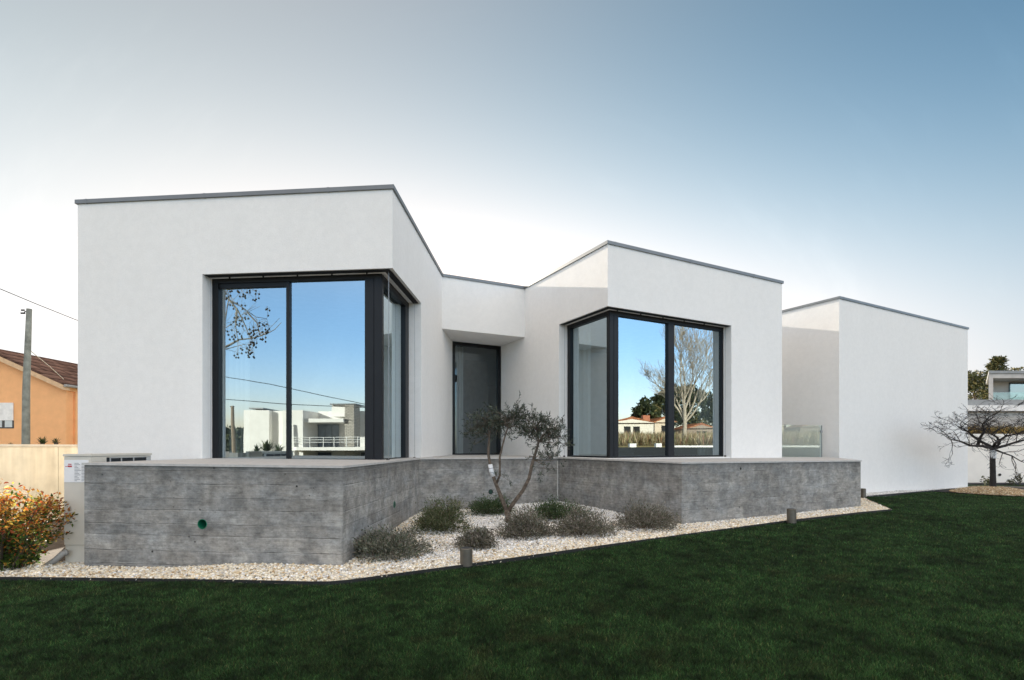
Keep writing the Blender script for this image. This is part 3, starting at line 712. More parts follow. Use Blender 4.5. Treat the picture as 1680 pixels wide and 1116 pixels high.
# ------------------------------------------------------------------ grass
mulch = [onground(u, v) for u, v in ((1528, 806.5), (1585, 811.5), (1680, 812.5), (1760, 812))] + [(19, 17.5), (15.6, 17.6)]
def vnoise(x, y, sc):
    g = np.random.default_rng(int(sc * 1000)).uniform(0, 1, (256, 256)); u, v = x / sc + 400, y / sc + 400
    i, j = np.floor(u).astype(int), np.floor(v).astype(int); fu, fv = u - i, v - j; fu = fu * fu * (3 - 2 * fu); fv = fv * fv * (3 - 2 * fv)
    G = lambda a, b: g[a % 256, b % 256]
    return (G(i, j) * (1 - fu) + G(i + 1, j) * fu) * (1 - fv) + (G(i, j + 1) * (1 - fu) + G(i + 1, j + 1) * fu) * fv
def grass():
    N = 3000000
    # sample in view: depth density ~ 1/Y
    Y = np.exp(rng.uniform(math.log(1.9), math.log(21), N)); X = Y * rng.uniform(-1.75, 1.75, N)
    k = ~inside(X, Y, gpoly) & ~inside(X, Y, T(*deck)) & ~inside(X, Y, g3) & ~inside(X, Y, mulch)
    hp = [tuple(p) for p in outline]; k &= ~inside(X, Y, hp) & (Y < 14 + X * 0.2) & (X > -8.7)
    k &= ~((X < -4.7) & (Y > 6.4)) & ~inside(X, Y, soil)
    X, Y = X[k], Y[k]; n = len(X); s = np.clip(Y / 4.5, 0.75, 3.0)
    h = rng.uniform(.012, .030, n) * (0.9 + 0.1 * s); wd = rng.uniform(.0016, .0030, n) * s
    a = rng.uniform(0, 6.28, n); ln = rng.normal(0, .55, (n, 2)) * h[:, None]
    z = zf(X, Y) - 0.006
    dx, dy = np.cos(a) * wd, np.sin(a) * wd
    V = np.stack([np.stack([X - dx, Y - dy, z], -1), np.stack([X + dx, Y + dy, z], -1), np.stack([X + ln[:, 0], Y + ln[:, 1], z + h], -1)], 1).reshape(-1, 3)
    C = pick([(.022, .060, .018), (.030, .078, .022), (.018, .048, .017), (.060, .085, .030), (.09, .085, .04)], n, [.36, .28, .26, .07, .03])
    pt = .09 * vnoise(X, Y, 1.1) + .19 * vnoise(X, Y, .33) + .36 * vnoise(X, Y, .12) + .36 * vnoise(X, Y, .05); pt = np.clip((pt - .5) * 2.1 + .5, 0, 1); C = C * (0.38 + 1.05 * pt[:, None])
    br = np.clip((vnoise(X + 9, Y + 4, .22) - .66) * 3.0, 0, 1)[:, None] * vnoise(X, Y, 1.7)[:, None]; C = C * (1 - .45 * br) + np.array([.060, .058, .024]) * .45 * br
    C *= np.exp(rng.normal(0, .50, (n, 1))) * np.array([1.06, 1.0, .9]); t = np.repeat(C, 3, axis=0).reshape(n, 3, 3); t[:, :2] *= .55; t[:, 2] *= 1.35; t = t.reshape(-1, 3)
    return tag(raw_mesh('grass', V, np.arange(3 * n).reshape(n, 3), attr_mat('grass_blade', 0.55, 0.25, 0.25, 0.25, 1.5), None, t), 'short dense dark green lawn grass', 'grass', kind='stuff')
grass()

# mulch and mound under the small tree
mm = simple('dark_mulch', (0.02, 0.018, 0.016), 0.95, 0, 0.3, 20, 0.4)
tag(grid_sheet('mulch', 12, 22, 12, 19, 0.06, lambda X, Y: zf(X, Y) + 0.02, mm, mulch), 'dark bark bed beside the right block', 'mulch', kind='structure')
TX, TY = 13.65, 14.7
def mound_z(X, Y):
    rr = np.hypot((X - TX) / 0.95, (Y - TY) / 0.95); return 0.17 * np.clip(1 - rr * rr, 0, 1)
circ = [(TX + .95 * math.cos(a), TY + .95 * math.sin(a)) for a in np.linspace(0, 6.283, 40, False)]
tag(grid_sheet('gravel_mound', TX - 1, TX + 1, TY - 1, TY + 1, 0.04, lambda X, Y: zf(X, Y) + 0.03 + mound_z(X, Y), gbase, circ), 'low round mound of brown pebbles', 'mound', kind='structure')
pebbles('gravel', circ, 2600, .012, .022, 'orange brown pebbles heaped round the bare small tree', peb, lambda X, Y, n: pick([(.40, .27, .14), (.52, .40, .25), (.30, .19, .10), (.58, .50, .36)], n), None, lambda X, Y: mound_z(X, Y) + 0.02)

# ------------------------------------------------------------------ bollard lights
def bollard(u, v, r, hgt, label):
    x, y = onground(u, v); z = float(zf(x, y)); o = empty('bollard_light', (x, y, z), label, 'garden light', 'garden lights along the lawn edge')
    m = MB(); m.lathe(x, y, [(r, z - 0.05), (r, z + hgt - .006), (r - .005, z + hgt), (r * .8, z + hgt)], 28); m.build('housing', M['bronze'], o, smooth=False)
    m = MB(); m.lathe(x, y, [(r * .78, z + hgt - .02), (r * .78, z + hgt + .001)], 24); m.build('cap', M['frame_side'], o)
    m = MB(); m.lathe(x, y, [(r + .006, z - 0.03), (r + .006, z + 0.016)], 24); m.build('base_ring', M['black'], o)
bollard(765, 930, 0.068, 0.205, 'bronze cylinder garden light in front of the shrubs, nearest to the camera')
bollard(1298.5, 859, 0.068, 0.235, 'bronze cylinder garden light at the pebbles below the right end of the terrace wall')
bollard(1416.5, 819, 0.052, 0.25, 'small dark cylinder garden light beside the far corner of the terrace wall')

# ------------------------------------------------------------------ shrubs in the bed
leafm = attr_mat('shrub_leaf', 0.6, 0.15, 0.25, 0.15, 8)
stemm = simple('woody_stem', (0.10, 0.075, 0.055), 0.9)
def shrub(u0, u1, v0, v1, cols, label, n=2600, leaf=(.032, .0125)):
    n = int(n * 1.5)
    uc = (u0 + u1) / 2; h_ = (u1 - u0) * .56; u0, u1 = uc - h_, uc + h_; x, y = onground(uc, v1 - 2); rx = (u1 - u0) / 2 / FOC * y
    y += rx * 0.75; x = (uc - CX) / FOC * y; z = float(zf(x, y)); rx = (u1 - u0) / 2 / FOC * y
    hgt = CAM_H + (HZ - v0) / FOC * y - z; ry = rx * 0.85
    o = empty('shrub', (x, y, z), label, 'shrub', 'low shrubs in the pebble bed')
    st = MB(); tips = []
    for k in range(46):
        a = rng.uniform(0, 6.28); q = rng.uniform(0.05, 1) ** .6
        hz = hgt * (1 - 0.7 * q * q) * rng.uniform(.55, 1.28)
        tip = np.array([x + rx * q * math.cos(a), y + ry * q * math.sin(a), z + max(hz, .04)])
        b_ = np.array([x + rx * .15 * q * math.cos(a), y + ry * .15 * q * math.sin(a), z])
        mid = (b_ + tip) / 2 + np.array([0, 0, hgt * .08]) + rng.normal(0, .015, 3)
        st.tube([b_, mid, tip], [.005, .0035, .0015], 5, False); tips.append((b_, mid, tip))
    st.build('stem', stemm, o)
    tips = np.array(tips); kk = rng.integers(0, len(tips), n); t = rng.beta(2.6, 1.0, n)[:, None]
    B, Mi, Ti = tips[kk, 0], tips[kk, 1], tips[kk, 2]
    P = (1 - t) ** 2 * B + 2 * t * (1 - t) * Mi + t * t * Ti + rng.normal(0, 1, (n, 3)) * np.array([.16 * rx, .16 * ry, .08 * hgt])
    nf = int(n * .38); q = unit(rng.normal(0, 1, (nf, 3))) * rng.uniform(.55, 1.0, (nf, 1)) ** .5; q[:, 2] = np.abs(q[:, 2])
    bm_ = 1 + .20 * np.sin(q[:, :1] * 6 + u0) * np.cos(q[:, 1:2] * 7 + v0) + .12 * np.sin(q[:, :1] * 15 + v0) * np.sin(q[:, 2:] * 12 + u0); q = q * bm_
    P = np.concatenate([P, np.array([x, y, z]) + q * np.array([rx * .92, ry * .92, hgt * .80])]); n = len(P)
    P[:, 2] = np.maximum(P[:, 2], z + .012)
    D = unit(P - np.array([x, y, z + hgt * .1])) + rng.normal(0, .6, (n, 3)) + np.array([0, 0, .4])
    V, F, C = leaves(P, D, leaf[0], leaf[1], pick(cols, n)); raw_mesh('foliage', V, F, leafm, o, C)
GREY = [(.14, .155, .11), (.19, .20, .15), (.10, .115, .075), (.22, .19, .155), (.27, .25, .20), (.08, .10, .06)]
MAUVE = [(.17, .16, .125), (.13, .135, .09), (.23, .195, .165), (.10, .105, .07), (.28, .25, .20)]
GREEN = [(.055, .10, .04), (.08, .125, .05), (.045, .075, .03), (.11, .13, .06)]
OLIVE = [(.10, .125, .055), (.14, .15, .075), (.07, .095, .04), (.17, .16, .095)]
shrub(576, 700, 866, 928, GREY, 'largest grey green shrub, against the corner of the left terrace wall', 4200)
shrub(686, 772, 824, 883, OLIVE, 'olive green shrub in front of the inner terrace corner', 3600)
shrub(750, 814, 868, 910, MAUVE, 'small greyish shrub just behind the nearest bollard light', 2000)
shrub(770, 838, 814, 852, GREEN, 'deep green shrub behind the olive trunk against the back wall', 2600)
shrub(822, 902, 840, 893, MAUVE, 'grey brown shrub in front of the olive trunk', 3000)
shrub(872, 958, 818, 862, GREEN, 'deep green shrub to the right of the olive trunk by the wall joint', 3000)
shrub(908, 1004, 838, 890, MAUVE, 'grey brown shrub between the olive and the right terrace wall', 3200)
shrub(1008, 1108, 828, 879, MAUVE, 'grey brown shrub closest to the corner of the right terrace wall', 3200)

# ------------------------------------------------------------------ olive tree
bark = simple('olive_bark', (0.135, 0.105, 0.08), 0.95, 0, 0.5, 22, 0.9)
OY = 8.15
ob = onground(835, 862); 
def o3(u, v, dy=0.0): return at(u, v, OY + dy)
ol = empty('olive_tree', o3(834, 866), 'small pruned olive tree with forked trunk and white wrap in the pebble bed', 'tree')
m = MB()
m.tube([o3(836, 872), o3(834, 855), o3(832, 836)], [.066, .050, .043], 10)
m.tube([o3(832, 840), o3(822, 815, .03), o3(812, 790, .05), o3(806, 772, .05), o3(801, 745, .08), o3(803, 715, .1), o3(801, 700, .1)], [.036, .032, .029, .027, .022, .017, .008], 9)
m.tube([o3(814, 795, .05), o3(820, 780, 0), o3(820, 750, -.05), o3(826, 725, -.1), o3(832, 705, -.1), o3(838, 690, -.1)], [.020, .018, .016, .014, .010, .005], 8)
m.tube([o3(834, 838), o3(845, 822, -.05), o3(858, 805, -.1), o3(868, 785, -.12), o3(873, 762, -.12), o3(879, 742, -.1), o3(884, 725, -.1), o3(895, 710, -.1)], [.034, .031, .028, .027, .026, .022, .016, .007], 9)
twl = []
def twig(a, b, r=.008):
    mid = [(p + q) / 2 + rng.normal(0, .02) for p, q in zip(a, b)]; m.tube([a, mid, b], [r, r * .7, r * .3], 5, False); twl.append((a, mid, b))
for (u, v, d, tips) in ((803, 715, .1, ((780, 690), (772, 702), (790, 682), (800, 678), (770, 712), (778, 730), (812, 690))),
                        (834, 703, -.1, ((845, 676), (836, 672), (852, 690), (825, 680), (850, 700), (815, 688), (828, 690), (818, 676))),
                        (884, 725, -.1, ((862, 695), (872, 683), (880, 682), (895, 690), (908, 688), (915, 700), (920, 715), (930, 728), (860, 712), (900, 703), (888, 700))),
                        (876, 755, -.1, ((905, 745), (912, 755), (900, 765), (895, 742), (870, 748)))):
    a = o3(u, v, d)
    for (p, q) in tips: twig(a, o3(p, q, d + rng.normal(0, .16)))
LP, LD = [], []; tw = m
def cluster(u, v, ru, rv, n, dy=0.0):
    c = np.array(o3(u, v, dy)); k = OY / FOC; R3 = np.array([ru * k, ru * k * .9, rv * k])
    ex = np.array(tw.v); near = ex[np.argmin(((ex - c) ** 2).sum(1))]; tw.tube([tuple(near), tuple((near + c) / 2 + rng.normal(0, .01, 3)), tuple(c)], [.004, .0035, .003], 4, False)
    for _ in range(max(2, n // 13)):
        p0 = c + rng.normal(0, .42, 3) * R3
        d = unit((p0 - c) / R3 + rng.normal(0, .7, 3) + np.array([0, 0, .25])); L = rng.uniform(.09, .20) * min(1, ru / 14 + .3)
        p1 = p0 + d * L * .55; p2 = p0 + unit(d + np.array([0, 0, rng.normal(-.1, .35)])) * L
        tw.tube([tuple(c), tuple(p0), tuple(p1), tuple(p2)], [.003, .0025, .002, .001], 3, False)
        for j in range(13):
            t = (j + .5) / 13; q = p0 * (1 - t) ** 2 + 2 * p1 * t * (1 - t) + p2 * t * t
            LP.append(q + rng.normal(0, .004, 3)); LD.append(d * .9 + unit(rng.normal(0, 1, 3)) * .85)
for a in ((786, 702, 20, 20, 560, .1), (800, 690, 18, 14, 430, .1), (772, 706, 10, 12, 160, .1), (836, 688, 22, 15, 760, -.1), (848, 682, 14, 10, 320, -.1), (822, 695, 16, 15, 380, 0), (778, 728, 11, 12, 70, .1),
          (878, 700, 24, 18, 820, -.1), (900, 712, 22, 18, 720, -.1), (918, 716, 13, 14, 280, -.1), (864, 712, 14, 14, 280, -.1), (894, 694, 20, 10, 300, -.1), (928, 728, 7, 8, 60, -.1), (866, 690, 12, 9, 190, 0),
          (902, 752, 18, 12, 300, -.1), (892, 768, 20, 8, 100, -.1), (833, 788, 4, 8, 26, -.1), (815, 783, 4, 5, 26, -.1), (858, 676, 8, 6, 60, -.1), (808, 676, 8, 6, 60, 0)): cluster(*a)
P = np.array(LP); n = len(P)
V, F, C = leaves(P, np.array(LD), .056, .0125, pick([(.040, .058, .036), (.062, .080, .052), (.028, .042, .028), (.13, .145, .115), (.075, .092, .060)], n))
cr = raw_mesh('crown', V, F, attr_mat('olive_leaf', 0.45, 0.12, 0.4, 0.1, 10), ol, C)
tw.build('trunk', bark, ol, smooth=True)
m = MB(); m.tube([o3(809.3, 782, .05), o3(806, 772, .05), o3(804.2, 762, .055)], [.036, .037, .035], 12); wr = m.build('white_wrap', M['paper'], ol, smooth=True)
for v in (768, 775): m = MB(); m.tube([o3(805.3 + (v - 768) * .25, v, .05), o3(805.4 + (v - 768) * .25, v + .7, .05)], .0385, 12); m.build('tie_band', M['ink'], wr)
x, y = onground(800, 868); m = MB(); z = float(zf(x, y)) + .02
m.lathe(x + .12, y + .1, [(.30, z - .05), (.30, z + .012), (.285, z + .014), (.275, z + .0), (.27, z - .02)], 36)
tag(m.build('planting_ring', M['mulch'] if 'mulch' in M else mm), 'dark round planting ring at the foot of the olive tree', 'planting ring')

# ------------------------------------------------------------------ heat pump unit beside the terrace
hp = empty('heat_pump', (-4.75, 6.2, -.08), 'beige outdoor heat pump unit with black grille behind the left end of the terrace wall', 'heat pump')
ha, hb, hc, hd = V2(-5.235, 6.05), V2(-4.915, 6.05), V2(-4.915, 7.06), V2(-5.235, 7.06)
ztp = 1.214
m = MB(); m.prism(T(ha, hb, hc, hd), 0.15, ztp - .03)
m.build('casing', M['unit'], hp, bevel=0.006)
m = MB(); m.prism(T(ha + V2(-.008, -.008), hb + V2(.008, -.008), hc + V2(.008, .008), hd + V2(-.008, .008)), ztp - .028, ztp); m.build('lid', M['unit'], hp, bevel=0.004)
m = MB(); m.prism(T(ha + V2(.01, .01), hb + V2(-.01, .01), hc + V2(-.01, -.01), hd + V2(.01, -.01)), -.2, 0.147); m.build('plinth', M['unit'], hp)
fdir = unit(hc - hb); inn = V2(-fdir[1], fdir[0])
m = MB(); m.strip(hb, fdir, inn, .23, .985, -.004, .01, .45, ztp - .045); gr = m.build('grille_recess', M['unit_dark'], hp)
m = MB()
for a in (.27, .45, .66): m.strip(hb, fdir, inn, a, a + .010, -.016, -.006, .46, ztp - .05)
for z_ in np.arange(.5, ztp - .05, .055): m.strip(hb, fdir, inn, .25, .975, -.022, -.017, z_, z_ + .007)
m.strip(hb, fdir, inn, .90, .97, -.016, -.006, .46, ztp - .05)
m.build('grille', M['unit_bar'], gr)
pdir = unit(hb - ha); pin = V2(-pdir[1], pdir[0])
m = MB(); m.strip(ha, pdir, pin, .008, .292, -.004, -.001, .885, 1.145); lb = m.build('info_sticker', M['paper'], hp)
m = MB()
for k, z_ in enumerate(np.arange(.90, 1.12, .017)):
    m.strip(ha, pdir, pin, .13, .13 + .03 + .05 * ((k * 37 % 10) / 10), -.0055, -.0045, z_, z_ + .005); m.strip(ha, pdir, pin, .212, .212 + .03 + .045 * ((k * 53 % 10) / 10), -.0055, -.0045, z_, z_ + .005)
m.build('printed_line', M['ink'], lb)
m = MB(); m.strip(ha, pdir, pin, .05, .10, -.0055, -.0045, 1.062, 1.080); m.strip(ha, pdir, pin, .055, .095, -.0055, -.0045, 1.09, 1.10); m.strip(ha, pdir, pin, .02, .045, -.0057, -.0047, 1.066, 1.072); m.build('printed_mark', M['red_ink'], lb)
m = MB(); x, y = ha[0] + .02, ha[1] - .06
m.tube([(x + .06, y + .02, .08), (x + .04, y - .02, .07), (x - .02, y - .05, .0), (x - .10, y - .07, -.06)], [.03, .033, .033, .033], 10); m.tube([(x + .055, y + .01, .078), (x + .045, y - .01, .073)], .04, 10)
m.build('drain_pipe', M['pipe_grey'], hp, smooth=True)

# ------------------------------------------------------------------ nandina bush at the left
def nandina():
    x, y, z = -5.72, 5.80, float(zf(-5.72, 5.80)); o = empty('heavenly_bamboo_bush', (x, y, z), 'sunlit bush with yellow, orange and green leaves beside the beige heat pump', 'bush')
    st = MB(); P = []; D = []; H = []
    for k in range(95):
        a = rng.uniform(0, 6.28); q = rng.uniform(0, 1) ** .6; hgt = rng.uniform(.40, 1.0) * (1.16 - .42 * q)
        bx, by = x + .25 * q * math.cos(a), y + .2 * q * math.sin(a); tx, ty = x + .80 * q * math.cos(a), y + .50 * q * math.sin(a)
        tx = min(tx, -5.16)
        pts = [(bx, by, z), ((bx * .6 + tx * .4), (by * .6 + ty * .4), z + hgt * .55), (tx, ty, z + hgt)]
        st.tube(pts, [.006, .004, .002], 5, False)
        for _ in range(13):
            t = rng.uniform(.08, 1.05); c = np.array(pts[1]) * (1 - t) + np.array(pts[2]) * t if t > .5 else np.array(pts[0]) * (1 - 2 * t) + np.array(pts[1]) * 2 * t
            d0 = unit(rng.normal(0, 1, 3) * np.array([1, 1, .5]) + np.array([0, 0, .3]))
            sp = c + d0 * .11; st.tube([tuple(c), tuple(sp)], [.0016, .001], 3, False)
            for j in range(8):
                tt = rng.uniform(.2, 1.15); P.append(c + d0 * .11 * tt + rng.normal(0, .018, 3)); D.append(d0 + rng.normal(0, .7, 3)); H.append((c[2] - z) / 1.0)
    st.build('stem', stemm, o)
    P, D, H = np.array(P), np.array(D), np.array(H); n = len(P)
    gr_ = pick([(.06, .11, .02), (.11, .17, .03), (.04, .08, .02)], n); ye = pick([(.56, .34, .06), (.56, .22, .045), (.36, .08, .03), (.46, .40, .09), (.66, .50, .16)], n, [.20, .33, .26, .14, .07])
    k = rng.uniform(size=n) < np.clip(H * 1.35 - .12, .08, .88)
    V, F, C = leaves(P, D, .046, .021, np.where(k[:, None], ye, gr_) * (1.0 + .35 * np.sin(P[:, :1] * 9 + P[:, 2:] * 7) * np.sin(P[:, 2:] * 11 + P[:, 1:2] * 8))); raw_mesh('foliage', V, F, attr_mat('nandina_leaf', 0.5, 0.58, 0.3, 0.1, 10), o, C)
nandina()

# ------------------------------------------------------------------ left boundary: wall, plants, pole, orange house
def streak_concrete():
    m = Mat('pale_streaked_concrete'); p = m.pos(); f = m.noise(m.scale(p, (4, 4, .25)), 1.6, 5); g = m.noise(p, 3, 5)
    c = m.mix(m.ramp(f, [(0.3, 0.0), (0.7, 1.0)]), (0.66, 0.57, 0.42), (0.80, 0.72, 0.56)); c = m.mix(1.0, c, m.ramp(g, [(0.3, .85), (0.7, 1.08)]), 'MULTIPLY')
    m.bsdf(c, 0.9, 0, m.bump(g, .2, .01), .2); return m.m
bw = empty('boundary_wall', (-9.2, 10, -.15), 'pale cream concrete boundary wall at the left below the orange house', 'wall')
wd = unit(V2(-9.0, 9.2) - V2(-9.35, 24)); 
pa, pb = V2(-8.85, 5.6), V2(-9.7, 30.0); d_ = unit(pb - pa); nn = V2(d_[1], -d_[0])
m = MB(); L_ = float(np.linalg.norm(pb - pa)); k = 0.0
while k < L_:
    e = min(k + 2.35, L_); m.strip(pa, d_, nn, k, e - .012, -.18, 0, -.6, 1.30); k = e
m.build('wall_panel', streak_concrete(), bw)
m = MB(); m.strip(pa, d_, nn, 0, L_, -.20, .02, 1.302, 1.345); m.build('coping', simple('wall_cap', (.60, .54, .44), .8), bw)
def blade_plant(x, y, z, n, length, label, cat='plant', tf=None, grp=None, name='spiky_plant'):
    loc = (x, y, z) if tf is None else tuple(tf(np.array([[x, y, z]]))[0])
    o = empty(name, loc, label, cat, grp)
    st = MB(); st.lathe(x, y, [(.06, z - .3), (.05, z + .05)], 8); st.build('stem', stemm, o, tf)
    V = []; C = []
    for k in range(n):
        a = rng.uniform(0, 6.28); el = rng.uniform(.25, 1.45); L = length * rng.uniform(.6, 1.1); d = np.array([math.cos(a) * math.cos(el), math.sin(a) * math.cos(el), math.sin(el)])
        sd = np.array([-math.sin(a), math.cos(a), 0]) * length * .035; p0 = np.array([x, y, z]); p1 = p0 + d * L * .6; p2 = p1 + (d * .75 + np.array([0, 0, -.35])) * L * .4
        V += [p0 - sd, p0 + sd, p1 + sd, p1 - sd, p1 - sd, p1 + sd, p2 + sd * .1, p2 - sd * .1]
    V = np.array(V); V = tf(V) if tf is not None else V
    C = np.repeat(pick([(.03, .06, .02), (.05, .085, .03), (.08, .10, .04)], n), 8, axis=0)
    raw_mesh('foliage', V, np.arange(len(V)).reshape(-1, 4), leafm, o, C)
G_SP = 'spiky plants behind the boundary wall'
x, y, z = at(70, 731, 15.5); blade_plant(x, y, 1.36, 46, .34, 'spiky green plant behind the wall in front of the orange house, larger clump', grp=G_SP)
x, y, z = at(92, 731, 15.8); blade_plant(x, y, 1.38, 36, .28, 'spiky green plant behind the wall, the clump nearer the white house', grp=G_SP)
x, y, z = at(18, 731, 15.5); blade_plant(x, y, 1.34, 20, .14, 'low spiky green plant behind the wall left of the wooden pole', grp=G_SP)

# pole
PY = 18.0
po = empty('utility_pole', at(42, 760, PY), 'weathered grey wooden utility pole in front of the orange house', 'utility pole')
m = MB(); m.tube([at(42, 790, PY), at(42.5, 728, PY), at(43, 640, PY), at(46, 560, PY), at(48, 507, PY)], [.118, .115, .105, .09, .078], 12)
m.build('pole', simple('weathered_timber', (0.20, 0.21, 0.185), 0.95, 0, .3, 5, .4), po, smooth=True)
m = MB(); m.tube([at(47, 510, PY), at(40, 512, PY)], .018, 6); m.tube([at(41, 514, PY), at(34, 514, PY - .1)], .03, 6); m.tube([at(40, 509, PY), at(35, 509, PY)], .028, 6); m.build('bracket', M['black'], po)
cbm = simple('black_cable', (.03, .03, .03), .7)
def cable(pts, r, label, mat=cbm, tf=None, grp='overhead cables'):
    m = MB(); m.tube(pts, r, 5); return tag(m.build('overhead_cable', mat, None, tf), label, 'cable', grp)
cable([at(-120, 425, 16), at(0, 474, 18), at(60, 499, 19.5), at(125, 525, 21), at(260, 570, 24)], .014, 'black overhead cable sloping down across the sky above the wooden pole')
cable([at(46, 572, PY), at(60, 584, 19), at(82, 602, 20.4), at(104, 622, 21.7)], .014, 'pale service cable from the wooden pole down to the orange house eave', simple('pale_cable', (.75, .70, .6), .6))

def tile_mat(name, a, b, ax):
    m = Mat(name); p = m.pos(); x, y, z = m.xyz(p)
    fr = m.math('FRACT', m.math('MULTIPLY', z, 4.6)); fy = m.math('FRACT', m.math('MULTIPLY', y if ax == 'y' else x, 4.0))
    w = m.white(m.comb(m.math('FLOOR', m.math('MULTIPLY', z, 4.6)), m.math('FLOOR', m.math('MULTIPLY', y if ax == 'y' else x, 4.0)), 0))
    c = m.mix(w, a, b); c = m.mix(1.0, c, m.ramp(fr, [(0, .25), (.30, .9), (1, 1.2)]), 'MULTIPLY'); c = m.mix(1.0, c, m.ramp(m.noise(p, 3, 4), [(.3, .7), (.7, 1.2)]), 'MULTIPLY')
    m.bsdf(c, .95, 0, m.bump(m.math('ADD', fr, m.math('PINGPONG', fy, .5)), .8, .05), 0.0); return m.m
oh = empty('orange_house', (-22, 24, -.3), 'orange rendered house with a brown tiled roof behind the boundary wall at left', 'house')
OYY = 22.0
xe = -18.95; ze = 3.98; sl_ = .45
orng = simple('orange_render', (0.84, 0.44, 0.20), .9, 0, .06, 3, .1)
m = MB()
xr = -22.25                                                        # ridge
def wallq(x0, x1):
    return [(x0, OYY), (x1, OYY)]
rx0 = (96 - CX) / FOC * 0; 
xw0, xw1 = at(104, 0, OYY)[0], at(117, 0, OYY)[0]
zrec = CAM_H + (HZ - 641) / FOC * OYY
zt_ = lambda x: ze + (xe - x) * sl_ - .12
xl = 2 * xr - xe
m.add([(xl, OYY, -.6), (xw0, OYY, -.6), (xw0, OYY, zrec), (xe, OYY, zrec), (xe, OYY, zt_(xe)), (xr, OYY, zt_(xr)), (xl, OYY, zt_(xe))], [(0, 1, 2, 3, 4, 5, 6)])
m.add([(xw0, OYY, -.6), (xw0, OYY + .5, -.6), (xw0, OYY + .5, zrec), (xw0, OYY, zrec)], [(0, 1, 2, 3)])
m.add([(xw0, OYY + .5, -.6), (xe, OYY + .5, -.6), (xe, OYY + .5, zrec), (xw0, OYY + .5, zrec)], [(0, 1, 2, 3)])
m.add([(xw0, OYY, zrec), (xe, OYY, zrec), (xe, OYY + .5, zrec), (xw0, OYY + .5, zrec)], [(0, 1, 2, 3)])
m.add([(xe, OYY + .5, -.6), (xe, OYY + 4.9, -.6), (xe, OYY + 4.9, zt_(xe)), (xe, OYY, zt_(xe)), (xe, OYY, zrec), (xe, OYY + .5, zrec)], [(0, 1, 2, 3, 4, 5)])
m.add([(xl, OYY, -.6), (xl, OYY + 4.9, -.6), (xl, OYY + 4.9, zt_(xe)), (xl, OYY, zt_(xe))], [(0, 1, 2, 3)])
m.add([(xl, OYY + 4.9, -.6), (xe, OYY + 4.9, -.6), (xe, OYY + 4.9, zt_(xe)), (xr, OYY + 4.9, zt_(xr)), (xl, OYY + 4.9, zt_(xe))], [(0, 1, 2, 3, 4)])
m.build('wall', orng, oh)
m = MB(); m.box(xe - .10, xe - .001, OYY + .0, OYY + .10, -.6, zrec - .003); m.build('porch_pillar', orng, oh)
m = MB(); u0 = at(115, 0, OYY + .45)[0]; m.box(xe - .24, xe - .12, OYY + .43, OYY + .495, CAM_H + 35 / FOC * 23, CAM_H + 72 / FOC * 23); m.build('window', M['paper'], oh)
m = MB()
def rz(x): return ze + (xe + .18 - x) * sl_
xo = xe + .18; xq = 2 * xr - xo
def gab(y0, y1, d0, d1):
    sec = [(xo, rz(xo) + d1), (xr, rz(xr) + d1), (xq, rz(xo) + d1), (xq, rz(xo) + d0), (xr, rz(xr) + d0), (xo, rz(xo) + d0)]; n_ = 6
    return [(a_, y0, c_) for a_, c_ in sec] + [(a_, y1, c_) for a_, c_ in sec], [(0, 1, 4, 5), (1, 2, 3, 4), (6, 7, 10, 11), (7, 8, 9, 10)] + [(k, (k + 1) % 6, 6 + (k + 1) % 6, 6 + k) for k in range(6)]
m.add(*gab(OYY - .3, OYY + 5.2, -.10, 0))
ro = m.build('roof', tile_mat('brown_tile', (.11, .066, .052), (.21, .125, .095), 'y'), oh)
m = MB()
m.add(*gab(OYY - .33, OYY - .005, -.30, -.105))
m.build('verge_board', simple('verge_plaster', (.62, .42, .25), .9), oh)
m = MB()
m.tube([(xo + .06, OYY - .32, rz(xo) - .12), (xo + .06, OYY + 5.2, rz(xo) - .12)], .06, 8); m.build('gutter', M['pipe_grey'], oh)
m = MB(); xa, xb = at(-30, 0, OYY)[0], at(23, 0, OYY)[0]; z0_, z1_, z2_ = [CAM_H + (HZ - v) / FOC * OYY for v in (703, 690, 661)]
m.box(xa, xb, OYY - .012, OYY + .05, z0_, z1_); wn_ = m.build('window', simple('dark_window', (.04, .045, .05), .15), oh)
m = MB(); m.box(xa, xb, OYY - .05, OYY - .014, z1_, z2_); m.build('roller_shutter', simple('white_shutter', (.78, .76, .72), .6), wn_)
m = MB(); m.box(xa, at(4, 0, OYY)[0], OYY - .03, OYY - .014, z0_ + .05, z1_); m.box(at(9, 0, OYY)[0], xb - .06, OYY - .03, OYY - .014, z0_ + .05, z1_); m.build('net_curtain', M['curtain'], wn_)

